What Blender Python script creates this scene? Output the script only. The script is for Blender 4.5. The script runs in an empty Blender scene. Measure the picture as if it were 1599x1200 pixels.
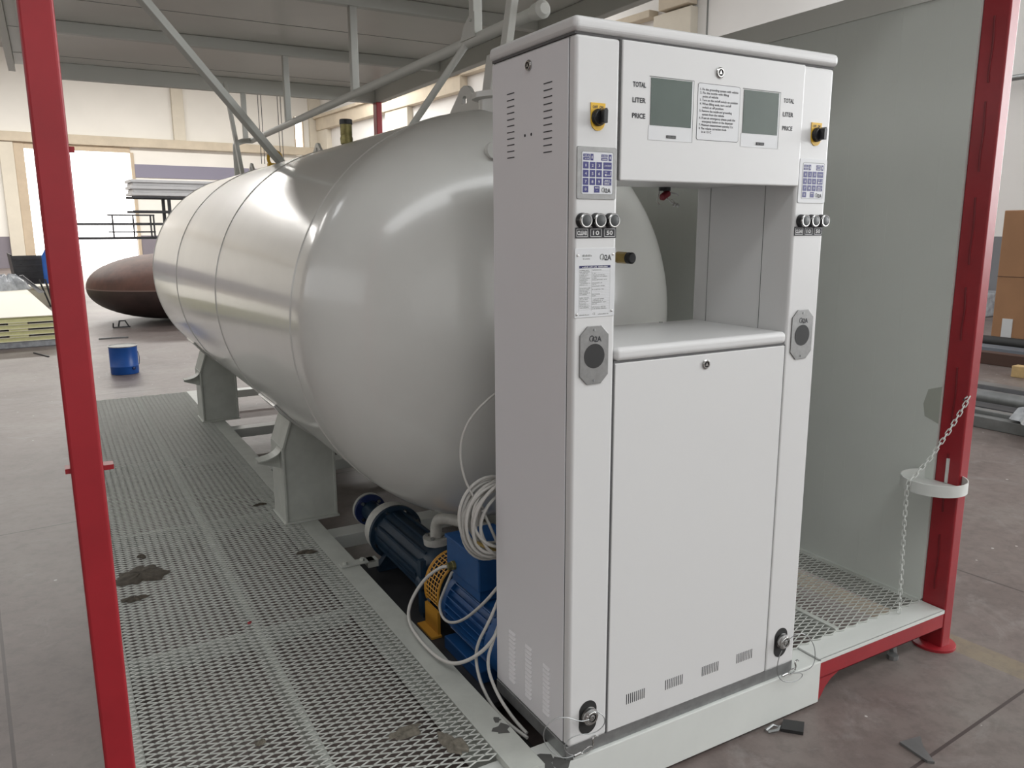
import bpy, math, random
import numpy as np
from mathutils import Vector, Matrix
random.seed(7)
rng = random.Random(11)
SC = bpy.context.scene
COL = SC.collection

# ------------------------------------------------------------------ camera
cam_d = bpy.data.cameras.new('camera')
cam = bpy.data.objects.new('camera', cam_d)
COL.objects.link(cam)
cam_d.sensor_width = 36.0
cam_d.lens = 1237.6 / 1599.0 * 36.0
cam_d.clip_start = 0.05
cam_d.clip_end = 300
_roll, _yaw, _tilt = -0.004, 0.5208, 0.194
_f = Vector((math.sin(_yaw) * math.cos(_tilt), math.cos(_yaw) * math.cos(_tilt), -math.sin(_tilt)))
_r = Vector((math.cos(_yaw), -math.sin(_yaw), 0))
_u = _r.cross(_f)
_c, _s = math.cos(_roll), math.sin(_roll)
_r2 = _c * _r + _s * _u
_u2 = -_s * _r + _c * _u
cam.matrix_world = Matrix(((_r2.x, _u2.x, -_f.x, -1.1573), (_r2.y, _u2.y, -_f.y, -1.6985),
                           (_r2.z, _u2.z, -_f.z, 1.6946), (0, 0, 0, 1)))
SC.camera = cam

# ------------------------------------------------------------------ light
SC.view_settings.view_transform = 'Standard'
SC.view_settings.look = 'None'
SC.view_settings.exposure = 0.0
SC.view_settings.gamma = 1.0
SC.view_settings.use_curve_mapping = False

world = bpy.data.worlds.new('daylight')
SC.world = world
world.use_nodes = True
wn = world.node_tree.nodes
wn['Background'].inputs[0].default_value = (1.0, 0.97, 0.93, 1)
wn['Background'].inputs[1].default_value = 5.0

HA = math.radians(4.5)                       # the hall is turned a little against the skid
EX = (math.cos(HA), math.sin(HA))
EY = (-math.sin(HA), math.cos(HA))


def hp(hx, hy, z=0.0):
    return (hx * EX[0] + hy * EY[0], hx * EX[1] + hy * EY[1], z)


def area(name, loc, rot, sx, sy, power, col=(1, 1, 1)):
    d = bpy.data.lights.new(name, 'AREA')
    d.shape = 'RECTANGLE'
    d.size = sx
    d.size_y = sy
    d.energy = power
    d.color = col
    o = bpy.data.objects.new(name, d)
    o.location = loc
    o.rotation_euler = rot
    COL.objects.link(o)
    return o


# daylight from the roof lights and the big hall gate behind the photographer
LP = dict(s1=790, s2=640, s3=1300, s4=3500, gate=130, left=390, right=1950)
area('skylight_lamp', hp(3, -6, 9.3), (0, 0, HA), 22, 2.2, LP['s1'], (0.965, 0.985, 1))
area('skylight_lamp', hp(3, 9, 9.3), (0, 0, HA), 22, 2.2, LP['s2'], (0.965, 0.985, 1))
area('skylight_lamp', hp(3, 20, 9.3), (0, 0, HA), 22, 2.2, LP['s3'], (1, 0.98, 0.95))
area('skylight_lamp', hp(3, 32, 9.3), (0, 0, HA), 22, 2.2, LP['s4'], (1, 0.97, 0.92))
area('gate_daylight', hp(3, -12.4, 2.9), (math.radians(90), 0, HA), 20, 5.4, LP['gate'], (0.97, 0.985, 1))
area('side_fill_lamp', hp(-13.7, 6, 5.0), (0, math.radians(-90), HA), 3.5, 32, LP['left'], (0.955, 0.975, 1))  # added fill light from the left, no window stands behind it
area('side_fill_lamp', hp(15.3, -6, 4.0), (0, math.radians(90), HA), 5, 12, LP['right'], (0.965, 0.985, 1))  # added fill light from the right, no window there either


# ------------------------------------------------------------------ materials
def mat(name, col, rough=0.5, metal=0.0, noise=0.0, nscale=8.0, bump=0.0, bscale=200.0, col2=None, coat=0.0, spec=0.5, aniso=0.0):
    m = bpy.data.materials.new(name)
    m.use_nodes = True
    nt = m.node_tree
    b = nt.nodes['Principled BSDF']
    b.inputs['Base Color'].default_value = (*col, 1)
    b.inputs['Roughness'].default_value = rough
    b.inputs['Metallic'].default_value = metal
    b.inputs['Specular IOR Level'].default_value = spec
    b.inputs['Coat Weight'].default_value = coat
    b.inputs['Coat Roughness'].default_value = 0.12
    tc = nt.nodes.new('ShaderNodeTexCoord')
    if noise > 0 or col2:
        n = nt.nodes.new('ShaderNodeTexNoise')
        n.inputs['Scale'].default_value = nscale
        n.inputs['Detail'].default_value = 6
        n.inputs['Roughness'].default_value = 0.6
        nt.links.new(tc.outputs['Object'], n.inputs['Vector'])
        r = nt.nodes.new('ShaderNodeValToRGB')
        r.color_ramp.elements[0].position = 0.35
        r.color_ramp.elements[1].position = 0.68
        c2 = col2 if col2 else tuple(max(0, c * (1 - noise)) for c in col)
        r.color_ramp.elements[0].color = (*c2, 1)
        r.color_ramp.elements[1].color = (*col, 1)
        nt.links.new(n.outputs['Fac'], r.inputs['Fac'])
        nt.links.new(r.outputs['Color'], b.inputs['Base Color'])
    if bump > 0:
        n2 = nt.nodes.new('ShaderNodeTexNoise')
        n2.inputs['Scale'].default_value = bscale
        n2.inputs['Detail'].default_value = 3
        nt.links.new(tc.outputs['Object'], n2.inputs['Vector'])
        bp = nt.nodes.new('ShaderNodeBump')
        bp.inputs['Strength'].default_value = bump
        bp.inputs['Distance'].default_value = 0.002
        nt.links.new(n2.outputs['Fac'], bp.inputs['Height'])
        nt.links.new(bp.outputs['Normal'], b.inputs['Normal'])
    return m


M = {}
M['disp'] = mat('dispenser_white', (0.69, 0.69, 0.685), 0.32, bump=0.04, bscale=420)
M['disp_lightened'] = mat('dispenser_white_lightened', (0.76, 0.755, 0.775), 0.36, bump=0.05, bscale=420)  # cabinet white lightened in colour to make up for weak light on the flank
M['seam'] = mat('seam_dark', (0.12, 0.12, 0.12), 0.7)
M['galv'] = mat('galvanised', (0.36, 0.37, 0.37), 0.42, 0.8, noise=0.2, nscale=30)
M['stainless'] = mat('brushed_stainless', (0.30, 0.30, 0.295), 0.45, 0.8, noise=0.15, nscale=60)
M['chrome'] = mat('chrome', (0.50, 0.50, 0.49), 0.18, 1.0)
M['black'] = mat('black_plastic', (0.012, 0.012, 0.014), 0.35)
M['rubber'] = mat('black_rubber', (0.02, 0.02, 0.02), 0.6)
M['lcd'] = mat('lcd_green', (0.062, 0.092, 0.077), 0.12, noise=0.12, nscale=5)
M['yellow'] = mat('yellow_plate', (0.78, 0.47, 0.03), 0.5)
M['keyblue'] = mat('key_blue', (0.035, 0.035, 0.18), 0.4)
M['keywhite'] = mat('key_white', (0.68, 0.69, 0.72), 0.4)
M['ink'] = mat('print_black', (0.035, 0.035, 0.04), 0.6)
M['inkgrey'] = mat('print_grey', (0.2, 0.21, 0.2), 0.6)
M['inkwhite'] = mat('print_white', (0.75, 0.75, 0.75), 0.6)
M['inkblue'] = mat('print_navy', (0.03, 0.03, 0.11), 0.6)
M['label'] = mat('label_white', (0.68, 0.69, 0.70), 0.4)
M['tank'] = mat('tank_paint', (0.66, 0.665, 0.635), 0.30, noise=0.05, nscale=3, bump=0.04, bscale=60, coat=0.7)
M['skid'] = mat('skid_grey_paint', (0.52, 0.54, 0.50), 0.45, noise=0.12, nscale=12)
M['skidwhite'] = mat('end_beam_paint', (0.66, 0.68, 0.65), 0.4, noise=0.05, nscale=5)
M['mesh'] = mat('mesh_paint', (0.64, 0.66, 0.62), 0.5, noise=0.12, nscale=20)
M['red'] = mat('red_paint', (0.33, 0.016, 0.024), 0.35, noise=0.18, nscale=6, bump=0.1, bscale=40)
M['redweld'] = mat('red_weld', (0.16, 0.006, 0.010), 0.4)
M['panel'] = mat('sandwich_skin', (0.64, 0.67, 0.63), 0.45, noise=0.05, nscale=2)
M['ceilpanel'] = mat('canopy_panel', (0.86, 0.85, 0.80), 0.35, noise=0.05, nscale=1.5)
M['canopybeam'] = mat('canopy_beam_paint', (0.66, 0.67, 0.63), 0.45)
M['pumpblue'] = mat('pump_dark_blue', (0.008, 0.03, 0.06), 0.45, noise=0.3, nscale=20)
M['motorblue'] = mat('motor_blue', (0.012, 0.085, 0.26), 0.42, noise=0.15, nscale=15)
M['navy'] = mat('navy_flange', (0.012, 0.025, 0.10), 0.3)
M['guard'] = mat('coupling_guard_orange', (0.55, 0.27, 0.03), 0.5)
M['pipewhite'] = mat('pipe_white', (0.62, 0.62, 0.58), 0.4, noise=0.2, nscale=30)
M['cable'] = mat('cable_grey', (0.55, 0.54, 0.51), 0.5)
M['brass'] = mat('brass', (0.45, 0.33, 0.12), 0.35, 0.8)
M['olive'] = mat('olive_valve', (0.34, 0.30, 0.12), 0.35, 0.6, noise=0.4, nscale=30)
M['rust'] = mat('rusty_steel', (0.125, 0.052, 0.035), 0.55, noise=0.5, nscale=3)
M['rustrim'] = mat('rust_rim', (0.20, 0.13, 0.11), 0.5)
M['rustdark'] = mat('dark_rusty_steel', (0.06, 0.035, 0.032), 0.55, noise=0.4, nscale=3)
M['bluecan'] = mat('blue_can', (0.012, 0.10, 0.42), 0.35, noise=0.15, nscale=9)
M['foam'] = mat('yellow_foam', (0.66, 0.64, 0.33), 0.8, noise=0.1, nscale=20)
M['cream'] = mat('cream_skin', (0.74, 0.70, 0.60), 0.45)
M['darkgap'] = mat('dark_edge', (0.05, 0.045, 0.04), 0.7)
M['plastic'] = mat('plastic_wrap', (0.5, 0.52, 0.55), 0.25, noise=0.4, nscale=10)
M['steeldark'] = mat('dark_steel', (0.06, 0.06, 0.065), 0.5, 0.4, noise=0.3, nscale=8)
M['steelgrey'] = mat('grey_steel', (0.23, 0.235, 0.235), 0.4, 0.5, noise=0.3, nscale=5)
M['timber'] = mat('timber', (0.62, 0.43, 0.20), 0.6, noise=0.2, nscale=10)
M['timberdark'] = mat('timber_dark', (0.07, 0.035, 0.025), 0.6)
M['cardboard'] = mat('cardboard', (0.38, 0.20, 0.10), 0.7, noise=0.12, nscale=2)
M['rackwhite'] = mat('stacked_profile_white', (0.62, 0.62, 0.63), 0.4, noise=0.1, nscale=3)
M['dirt'] = mat('dirt_brown', (0.10, 0.085, 0.065), 0.9, noise=0.5, nscale=40)
M['dirtlight'] = mat('dry_mud', (0.22, 0.20, 0.16), 0.9, noise=0.5, nscale=50)
M['redbase'] = mat('maroon_cap', (0.2, 0.02, 0.03), 0.5)
M['frame'] = mat('door_frame_cream', (0.56, 0.46, 0.34), 0.6, noise=0.12, nscale=2)
M['concrete'] = mat('precast_cream', (0.64, 0.56, 0.44), 0.8, noise=0.15, nscale=1.5)
M['column'] = mat('column_cream', (0.70, 0.65, 0.55), 0.8, noise=0.08, nscale=1.5)
M['roof'] = mat('hall_ceiling', (0.45, 0.45, 0.44), 0.8)


def wall_mat(name, hi, lo, h):
    """plastered wall, painted grey-violet up to the height h"""
    m = mat(name, hi, 0.7)
    nt = m.node_tree
    b = nt.nodes['Principled BSDF']
    g = nt.nodes.new('ShaderNodeNewGeometry')
    sp = nt.nodes.new('ShaderNodeSeparateXYZ')
    nt.links.new(g.outputs['Position'], sp.inputs[0])
    lt = nt.nodes.new('ShaderNodeMath'); lt.operation = 'LESS_THAN'; lt.inputs[1].default_value = h
    nt.links.new(sp.outputs['Z'], lt.inputs[0])
    n = nt.nodes.new('ShaderNodeTexNoise'); n.inputs['Scale'].default_value = 0.5; n.inputs['Detail'].default_value = 5
    nt.links.new(g.outputs['Position'], n.inputs['Vector'])
    r = nt.nodes.new('ShaderNodeValToRGB')
    r.color_ramp.elements[0].position = 0.3; r.color_ramp.elements[1].position = 0.7
    r.color_ramp.elements[0].color = (*[c * 0.93 for c in hi], 1); r.color_ramp.elements[1].color = (*hi, 1)
    nt.links.new(n.outputs['Fac'], r.inputs['Fac'])
    mx = nt.nodes.new('ShaderNodeMixRGB')
    nt.links.new(lt.outputs[0], mx.inputs['Fac'])
    nt.links.new(r.outputs['Color'], mx.inputs[1])
    mx.inputs[2].default_value = (*lo, 1)
    nt.links.new(mx.outputs[0], b.inputs['Base Color'])
    return m


M['wallfar'] = wall_mat('far_wall_plaster', (0.84, 0.82, 0.77), (0.22, 0.20, 0.23), 1.42)
M['wallleft'] = wall_mat('left_wall_plaster', (0.34, 0.30, 0.26), (0.16, 0.13, 0.12), 1.5)
M['wallright'] = wall_mat('right_wall_plaster', (0.84, 0.83, 0.81), (0.20, 0.205, 0.22), 1.5)


def floor_mat():
    m = bpy.data.materials.new('worn_concrete_floor')
    m.use_nodes = True
    nt = m.node_tree
    b = nt.nodes['Principled BSDF']
    L = nt.links.new
    g = nt.nodes.new('ShaderNodeNewGeometry')
    rot = nt.nodes.new('ShaderNodeVectorRotate'); rot.rotation_type = 'Z_AXIS'; rot.inputs['Angle'].default_value = -HA
    L(g.outputs['Position'], rot.inputs['Vector'])
    n = nt.nodes.new('ShaderNodeTexNoise'); n.inputs['Scale'].default_value = 0.9; n.inputs['Detail'].default_value = 8; n.inputs['Roughness'].default_value = 0.65
    L(g.outputs['Position'], n.inputs['Vector'])
    r = nt.nodes.new('ShaderNodeValToRGB')
    e = r.color_ramp.elements
    e[0].position = 0.3; e[0].color = (0.105, 0.081, 0.073, 1)
    e[1].position = 0.72; e[1].color = (0.215, 0.190, 0.172, 1)
    k = e.new(0.5); k.color = (0.165, 0.132, 0.121, 1)
    L(n.outputs['Fac'], r.inputs['Fac'])
    # fine grime
    n2 = nt.nodes.new('ShaderNodeTexNoise'); n2.inputs['Scale'].default_value = 14; n2.inputs['Detail'].default_value = 6; n2.inputs['Roughness'].default_value = 0.7
    L(g.outputs['Position'], n2.inputs['Vector'])
    r2 = nt.nodes.new('ShaderNodeValToRGB')
    r2.color_ramp.elements[0].position = 0.32; r2.color_ramp.elements[0].color = (0.55, 0.55, 0.55, 1)
    r2.color_ramp.elements[1].position = 0.55; r2.color_ramp.elements[1].color = (1, 1, 1, 1)
    L(n2.outputs['Fac'], r2.inputs['Fac'])
    mu = nt.nodes.new('ShaderNodeMixRGB'); mu.blend_type = 'MULTIPLY'; mu.inputs['Fac'].default_value = 0.55
    L(r.outputs['Color'], mu.inputs[1]); L(r2.outputs['Color'], mu.inputs[2])
    n3 = nt.nodes.new('ShaderNodeTexNoise'); n3.inputs['Scale'].default_value = 2.3; n3.inputs['Detail'].default_value = 9; n3.inputs['Roughness'].default_value = 0.75; n3.inputs['Distortion'].default_value = 1.2
    L(g.outputs['Position'], n3.inputs['Vector'])
    r3 = nt.nodes.new('ShaderNodeValToRGB')
    r3.color_ramp.elements[0].position = 0.56; r3.color_ramp.elements[0].color = (0, 0, 0, 1)
    r3.color_ramp.elements[1].position = 0.72; r3.color_ramp.elements[1].color = (.45, .45, .45, 1)
    L(n3.outputs['Fac'], r3.inputs['Fac'])
    ms = nt.nodes.new('ShaderNodeMixRGB'); ms.inputs[2].default_value = (0.30, 0.285, 0.27, 1)
    L(r3.outputs['Color'], ms.inputs['Fac']); L(mu.outputs[0], ms.inputs[1])
    mu = ms
    # pale paint specks
    vo = nt.nodes.new('ShaderNodeTexVoronoi'); vo.inputs['Scale'].default_value = 5.5
    L(g.outputs['Position'], vo.inputs['Vector'])
    ls = nt.nodes.new('ShaderNodeMath'); ls.operation = 'LESS_THAN'; ls.inputs[1].default_value = 0.045
    L(vo.outputs['Distance'], ls.inputs[0])
    mw = nt.nodes.new('ShaderNodeMixRGB'); mw.inputs[2].default_value = (0.5, 0.48, 0.46, 1)
    L(ls.outputs[0], mw.inputs['Fac']); L(mu.outputs[0], mw.inputs[1])
    # faded yellow marking lines and saw-cut joints, both in hall axes
    sp = nt.nodes.new('ShaderNodeSeparateXYZ'); L(rot.outputs[0], sp.inputs[0])

    def near(sock, off, period, width):
        a = nt.nodes.new('ShaderNodeMath'); a.operation = 'SUBTRACT'; a.inputs[1].default_value = off - period * 50; L(sock, a.inputs[0])
        c = nt.nodes.new('ShaderNodeMath'); c.operation = 'MODULO'; c.inputs[1].default_value = period; L(a.outputs[0], c.inputs[0])
        d = nt.nodes.new('ShaderNodeMath'); d.operation = 'LESS_THAN'; d.inputs[1].default_value = width; L(c.outputs[0], d.inputs[0])
        return d.outputs[0]
    jx = near(sp.outputs['X'], 2.66, 4.0, 0.012)
    jy = near(sp.outputs['Y'], -0.475, 4.0, 0.012)
    mx = nt.nodes.new('ShaderNodeMath'); mx.operation = 'MAXIMUM'; L(jx, mx.inputs[0]); L(jy, mx.inputs[1])
    yl = near(sp.outputs['X'], 1.86, 60.0, 0.13)
    nf = nt.nodes.new('ShaderNodeMath'); nf.operation = 'MULTIPLY'; L(yl, nf.inputs[0]); L(n2.outputs['Fac'], nf.inputs[1])
    nf2 = nt.nodes.new('ShaderNodeMath'); nf2.operation = 'MULTIPLY'; L(nf.outputs[0], nf2.inputs[0]); nf2.inputs[1].default_value = 0.6
    my = nt.nodes.new('ShaderNodeMixRGB'); my.inputs[2].default_value = (0.28, 0.22, 0.09, 1)
    L(nf2.outputs[0], my.inputs['Fac']); L(mw.outputs[0], my.inputs[1])
    mj = nt.nodes.new('ShaderNodeMixRGB'); mj.inputs[2].default_value = (0.06, 0.045, 0.042, 1)
    L(mx.outputs[0], mj.inputs['Fac']); L(my.outputs[0], mj.inputs[1])
    L(mj.outputs[0], b.inputs['Base Color'])
    b.inputs['Roughness'].default_value = 0.45
    bp = nt.nodes.new('ShaderNodeBump'); bp.inputs['Strength'].default_value = 0.25; bp.inputs['Distance'].default_value = 0.004
    L(n2.outputs['Fac'], bp.inputs['Height']); L(bp.outputs['Normal'], b.inputs['Normal'])
    return m


M['floor'] = floor_mat()


# ------------------------------------------------------------------ mesh helpers
class MB:
    def __init__(s, xf=None):
        s.v = []; s.f = []; s.xf = xf

    def add(s, vs, fs):
        o = len(s.v)
        s.v += [tuple(map(float, q)) for q in vs]
        s.f += [tuple(i + o for i in f) for f in fs]
        return s

    def box(s, x0, x1, y0, y1, z0, z1):
        return s.add([(x0, y0, z0), (x1, y0, z0), (x1, y1, z0), (x0, y1, z0), (x0, y0, z1), (x1, y0, z1), (x1, y1, z1), (x0, y1, z1)],
                     [(0, 3, 2, 1), (4, 5, 6, 7), (0, 1, 5, 4), (1, 2, 6, 5), (2, 3, 7, 6), (3, 0, 4, 7)])

    def prism(s, pts, axis, a, b):
        """polygon pts extruded along an axis from a to b"""
        def mk(p, c):
            return {'X': (c, p[0], p[1]), 'Y': (p[0], c, p[1]), 'Z': (p[0], p[1], c)}[axis]
        n = len(pts)
        vs = [mk(p, a) for p in pts] + [mk(p, b) for p in pts]
        fs = [tuple(range(n))[::-1], tuple(range(n, 2 * n))] + [(i, (i + 1) % n, n + (i + 1) % n, n + i) for i in range(n)]
        return s.add(vs, fs)

    def frame(s, d):
        d = Vector(d).normalized()
        up = Vector((0, 0, 1)) if abs(d.z) < 0.95 else Vector((1, 0, 0))
        a = d.cross(up).normalized()
        b = a.cross(d).normalized()
        return a, b

    def lathe(s, p0, d, prof, seg=32, cap=True):
        """prof: list of (distance along d, radius)"""
        p0 = Vector(p0); d = Vector(d).normalized(); a, b = s.frame(d)
        vs = []; fs = []
        for t, r in prof:
            for k in range(seg):
                w = 2 * math.pi * k / seg
                vs.append(p0 + d * t + (a * math.cos(w) + b * math.sin(w)) * r)
        for i in range(len(prof) - 1):
            for k in range(seg):
                k2 = (k + 1) % seg
                fs.append((i * seg + k, i * seg + k2, (i + 1) * seg + k2, (i + 1) * seg + k))
        if cap:
            fs.append(tuple(range(seg))[::-1]); fs.append(tuple(range((len(prof) - 1) * seg, len(prof) * seg)))
        return s.add(vs, fs)

    def cyl(s, p0, p1, r, seg=20, r2=None):
        p0 = Vector(p0); p1 = Vector(p1)
        return s.lathe(p0, p1 - p0, [(0, r), ((p1 - p0).length, r if r2 is None else r2)], seg)

    def bar(s, p0, p1, w, h, up=(0, 0, 1)):
        p0 = Vector(p0); p1 = Vector(p1); d = (p1 - p0).normalized()
        u = Vector(up)
        a = d.cross(u)
        if a.length < 1e-3:
            a = d.cross(Vector((1, 0, 0)))
        a.normalize(); b = a.cross(d).normalized()
        vs = []
        for p in (p0, p1):
            for x, y in ((-1, -1), (1, -1), (1, 1), (-1, 1)):
                vs.append(p + a * x * w / 2 + b * y * h / 2)
        return s.add(vs, [(0, 1, 2, 3), (7, 6, 5, 4), (0, 4, 5, 1), (1, 5, 6, 2), (2, 6, 7, 3), (3, 7, 4, 0)])

    def tube(s, pts, r, seg=10, closed=False, smooth=0):
        P = [Vector(p) for p in pts]
        for _ in range(smooth):
            Q = [P[0]] if not closed else []
            n = len(P)
            for i in range(n if closed else n - 1):
                A, B = P[i], P[(i + 1) % n]
                Q += [A * 0.75 + B * 0.25, A * 0.25 + B * 0.75]
            if not closed:
                Q.append(P[-1])
            P = Q
        n = len(P); vs = []; fs = []
        pa = None
        for i in range(n):
            if closed:
                d = P[(i + 1) % n] - P[i - 1]
            else:
                d = P[min(i + 1, n - 1)] - P[max(i - 1, 0)]
            d.normalize()
            if pa is None:
                a, b = s.frame(d)
            else:
                a = (pa - d * pa.dot(d)).normalized(); b = a.cross(d)
            pa = a
            rr = r[i] if isinstance(r, (list, tuple)) else r
            for k in range(seg):
                w = 2 * math.pi * k / seg
                vs.append(P[i] + (a * math.cos(w) + b * math.sin(w)) * rr)
        for i in range(n if closed else n - 1):
            j = (i + 1) % n
            for k in range(seg):
                k2 = (k + 1) % seg
                fs.append((i * seg + k, i * seg + k2, j * seg + k2, j * seg + k))
        if not closed:
            fs.append(tuple(range(seg))[::-1]); fs.append(tuple(range((n - 1) * seg, n * seg)))
        return s.add(vs, fs)

    def build(s, name, m, parent=None, bevel=0, smooth=False, loc=None, seg=2):
        vs = np.array(s.v, dtype=float)
        if s.xf:
            vs = np.array([s.xf(*v) for v in vs])
        if parent is not None:
            o = Vector(root_of(parent).location)
        elif loc is not None:
            o = Vector(loc)
        else:
            lo = vs.min(0); hi = vs.max(0)
            o = Vector(((lo[0] + hi[0]) / 2, (lo[1] + hi[1]) / 2, lo[2]))
        me = bpy.data.meshes.new(name)
        me.from_pydata((vs - np.array(o)).tolist(), [], s.f)
        me.update()
        import bmesh
        if len(s.f) < 60000:
            bm = bmesh.new(); bm.from_mesh(me)
            bmesh.ops.recalc_face_normals(bm, faces=bm.faces)
            bm.to_mesh(me); bm.free()
        me.materials.append(m)
        ob = bpy.data.objects.new(name, me)
        COL.objects.link(ob)
        if parent is not None:
            ob.parent = parent
        else:
            ob.location = o
        if smooth:
            me.polygons.foreach_set('use_smooth', [True] * len(me.polygons))
            try:
                me.set_sharp_from_angle(angle=math.radians(38))
            except Exception:
                pass
        if bevel > 0:
            b = ob.modifiers.new('bevel', 'BEVEL')
            b.width = bevel; b.segments = seg; b.limit_method = 'ANGLE'; b.angle_limit = math.radians(40)
        return ob


def root_of(o):
    while o.parent:
        o = o.parent
    return o


def empty(name, loc, label, cat, group=None):
    o = bpy.data.objects.new(name, None)
    o.empty_display_size = 0.1
    o.location = loc
    COL.objects.link(o)
    tag(o, label, cat, group)
    return o


def tag(o, label, cat, group=None, kind=None):
    o['label'] = label; o['category'] = cat
    if group:
        o['group'] = group
    if kind:
        o['kind'] = kind
    return o


def struct(o):
    o['kind'] = 'structure'
    return o


def hall_xf(x, y, z):
    return hp(x, y, z)


def text_geo(s):
    cu = bpy.data.curves.new('t', 'FONT')
    cu.body = s; cu.size = 1.0; cu.resolution_u = 2
    ob = bpy.data.objects.new('t', cu)
    COL.objects.link(ob)
    dg = bpy.context.evaluated_depsgraph_get()
    me = bpy.data.meshes.new_from_object(ob.evaluated_get(dg))
    vs = [tuple(v.co) for v in me.vertices]; fs = [tuple(p.vertices) for p in me.polygons]
    bpy.data.objects.remove(ob); bpy.data.curves.remove(cu); bpy.data.meshes.remove(me)
    return vs, fs


def put_strokes(mb, x, z, w, h, y, seed=1, dens=.62):
    """a line of print too small to read: a row of short strokes"""
    r = random.Random(seed)
    cx = x
    while cx < x + w:
        ww = h * (.25 + .5 * r.random())
        if r.random() < .86:
            hh = h * (.55 + .45 * r.random())
            mb.add([(cx, y, z), (min(cx + ww * dens, x + w), y, z), (min(cx + ww * dens, x + w), y, z + hh), (cx, y, z + hh)], [(0, 1, 2, 3)])
        cx += ww


def put_text(mb, s, x, z, h, y, w=None, align='L', sx=0.85, shear=0.0, bold=0):
    """letters on a plane facing -Y; x,z = lower left of the capitals, h = capital height"""
    vs, fs = text_geo(s)
    k = h / 0.73
    xs = [v[0] for v in vs]
    x0, x1 = min(xs), max(xs)
    kx = k * sx if w is None else w / (x1 - x0)
    off = {'L': -x0, 'C': -(x0 + x1) / 2, 'R': -x1}[align]
    reps = [(0, 0)] if not bold else [(-bold, 0), (bold, 0), (0, bold), (0, -bold)]
    for i, (dx, dz) in enumerate(reps):
        mb.add([(x + (v[0] + off) * kx + shear * v[1] * k + dx, y - i * 0.00003, z + v[1] * k + dz) for v in vs], fs)


# ================================================================== THE HALL
def hbox(x0, x1, y0, y1, z0, z1):
    return MB(hall_xf).box(x0, x1, y0, y1, z0, z1)


XR, YF, XL, YB, ZC = 15.55, 41.5, -14.0, -13.0, 9.6
struct(hbox(XL - .3, XR + .3, YB - .3, YF + .3, -0.3, 0).build('floor', M['floor']))
struct(hbox(XL, XR, YB, YF, ZC, ZC + .2).build('ceiling', M['roof']))
# far wall with its open gate (x 1.5..5.9, z 0..5.35) and a narrow light slit at the corner
w = MB(hall_xf)
w.box(XL, 1.5, YF, YF + .3, 0, ZC); w.box(1.5, 5.9, YF, YF + .3, 5.35, ZC)
w.box(5.9, 14.15, YF, YF + .3, 0, ZC); w.box(14.55, XR, YF, YF + .3, 0, ZC)
w.box(14.15, 14.55, YF, YF + .3, 0, 5.6); w.box(14.15, 14.55, YF, YF + .3, 7.6, ZC)
struct(w.build('wall_far', M['wallfar']))
struct(hbox(XR, XR + .3, YB, YF + .3, 0, ZC).build('wall_right', M['wallright']))
struct(hbox(XL - .3, XL, YB, YF + .3, 0, ZC).build('wall_left', M['wallleft']))
struct(hbox(XL, XR, YB - .3, YB, 0, ZC).build('wall_back', M['wallright']))
d = MB(hall_xf)
d.box(1.1, 1.5, YF - .16, YF + .1, 0, 5.6); d.box(5.9, 6.05, YF - .08, YF + .1, 0, 5.35); d.box(1.1, 5.9, YF - .12, YF + .1, 5.33, 5.6)
struct(d.build('door_1', M['frame'], bevel=.02))
struct(hbox(XL, XR, YF - .35, YF, 5.6, 6.02).build('trim_1', M['concrete'], bevel=.03))
for k, (a, b_) in enumerate(((7.95, 8.5), (0.55, 1.1), (14.9, 15.55))):
    struct(hbox(a, b_, YF - .22, YF, 6.02 if k != 1 else 0, ZC if k != 1 else 5.6).build('trim_%d' % (k + 2), M['column'], bevel=.02))
struct(hbox(5.95, 15.4, YF - .05, YF, 4.2, 4.82).build('trim_5', mat('violet_grey_band', (0.24, 0.23, 0.30), 0.7)))
# crane rail beam and columns of the right wall
r_ = MB(hall_xf); r_.box(XR - .35, XR, 26.0, YF - .3, 6.9, 7.5); r_.box(XR - .5, XR, 26.0, YF - .3, 7.5, 7.65)
struct(r_.build('trim_6', M['concrete'], bevel=.02))
r_ = MB(hall_xf); r_.box(XR - .35, XR, 15.7, 26.0, 7.45, 7.65); r_.box(XR - .4, XR - .05, 14.2, 15.3, 7.5, 7.9)
struct(r_.build('trim_7', M['concrete'], bevel=.02))
for k, (a, b_) in enumerate(((39.9, 41.4), (30.6, 32.8), (14.2, 15.6))):
    struct(hbox(XR - .28, XR, a, b_, 0, 7.45 if k == 2 else 6.9).build('trim_%d' % (8 + k), M['column'], bevel=.02))
struct(hbox(XR - .02, XR, 13.85, 13.89, 0, ZC).build('trim_11', M['inkgrey']))
wf = MB(hall_xf); wf.box(14.1, 14.15, YF - .05, YF + .1, 5.6, 7.6); wf.box(14.55, 14.6, YF - .05, YF + .1, 5.6, 7.6)
struct(wf.build('window_1', M['frame']))
# steel conduit along the right wall
o = MB(hall_xf).cyl((15.3, 7.5, 4.42), (15.3, -3, 4.42), .055).build('wall_pipe', M['galv'], smooth=True)
tag(o, 'long horizontal steel pipe fixed high on the white hall wall beside the right red post', 'pipe')
# hoist cables hanging behind the canopy
for k, (hx_, hy_) in enumerate(((11.9, 40.4), (12.9, 40.4))):
    t = MB(hall_xf)
    for dx in (0, .16):
        t.cyl((hx_ + dx, hy_, 5.0), (hx_ + dx, hy_, ZC), .018, 6)
    o = t.build('hanging_cable', M['steeldark'])
    tag(o, ['left one of two thin cable pairs hanging before the far hall wall', 'right one of two thin cable pairs hanging before the far hall wall'][k], 'cable')

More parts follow.
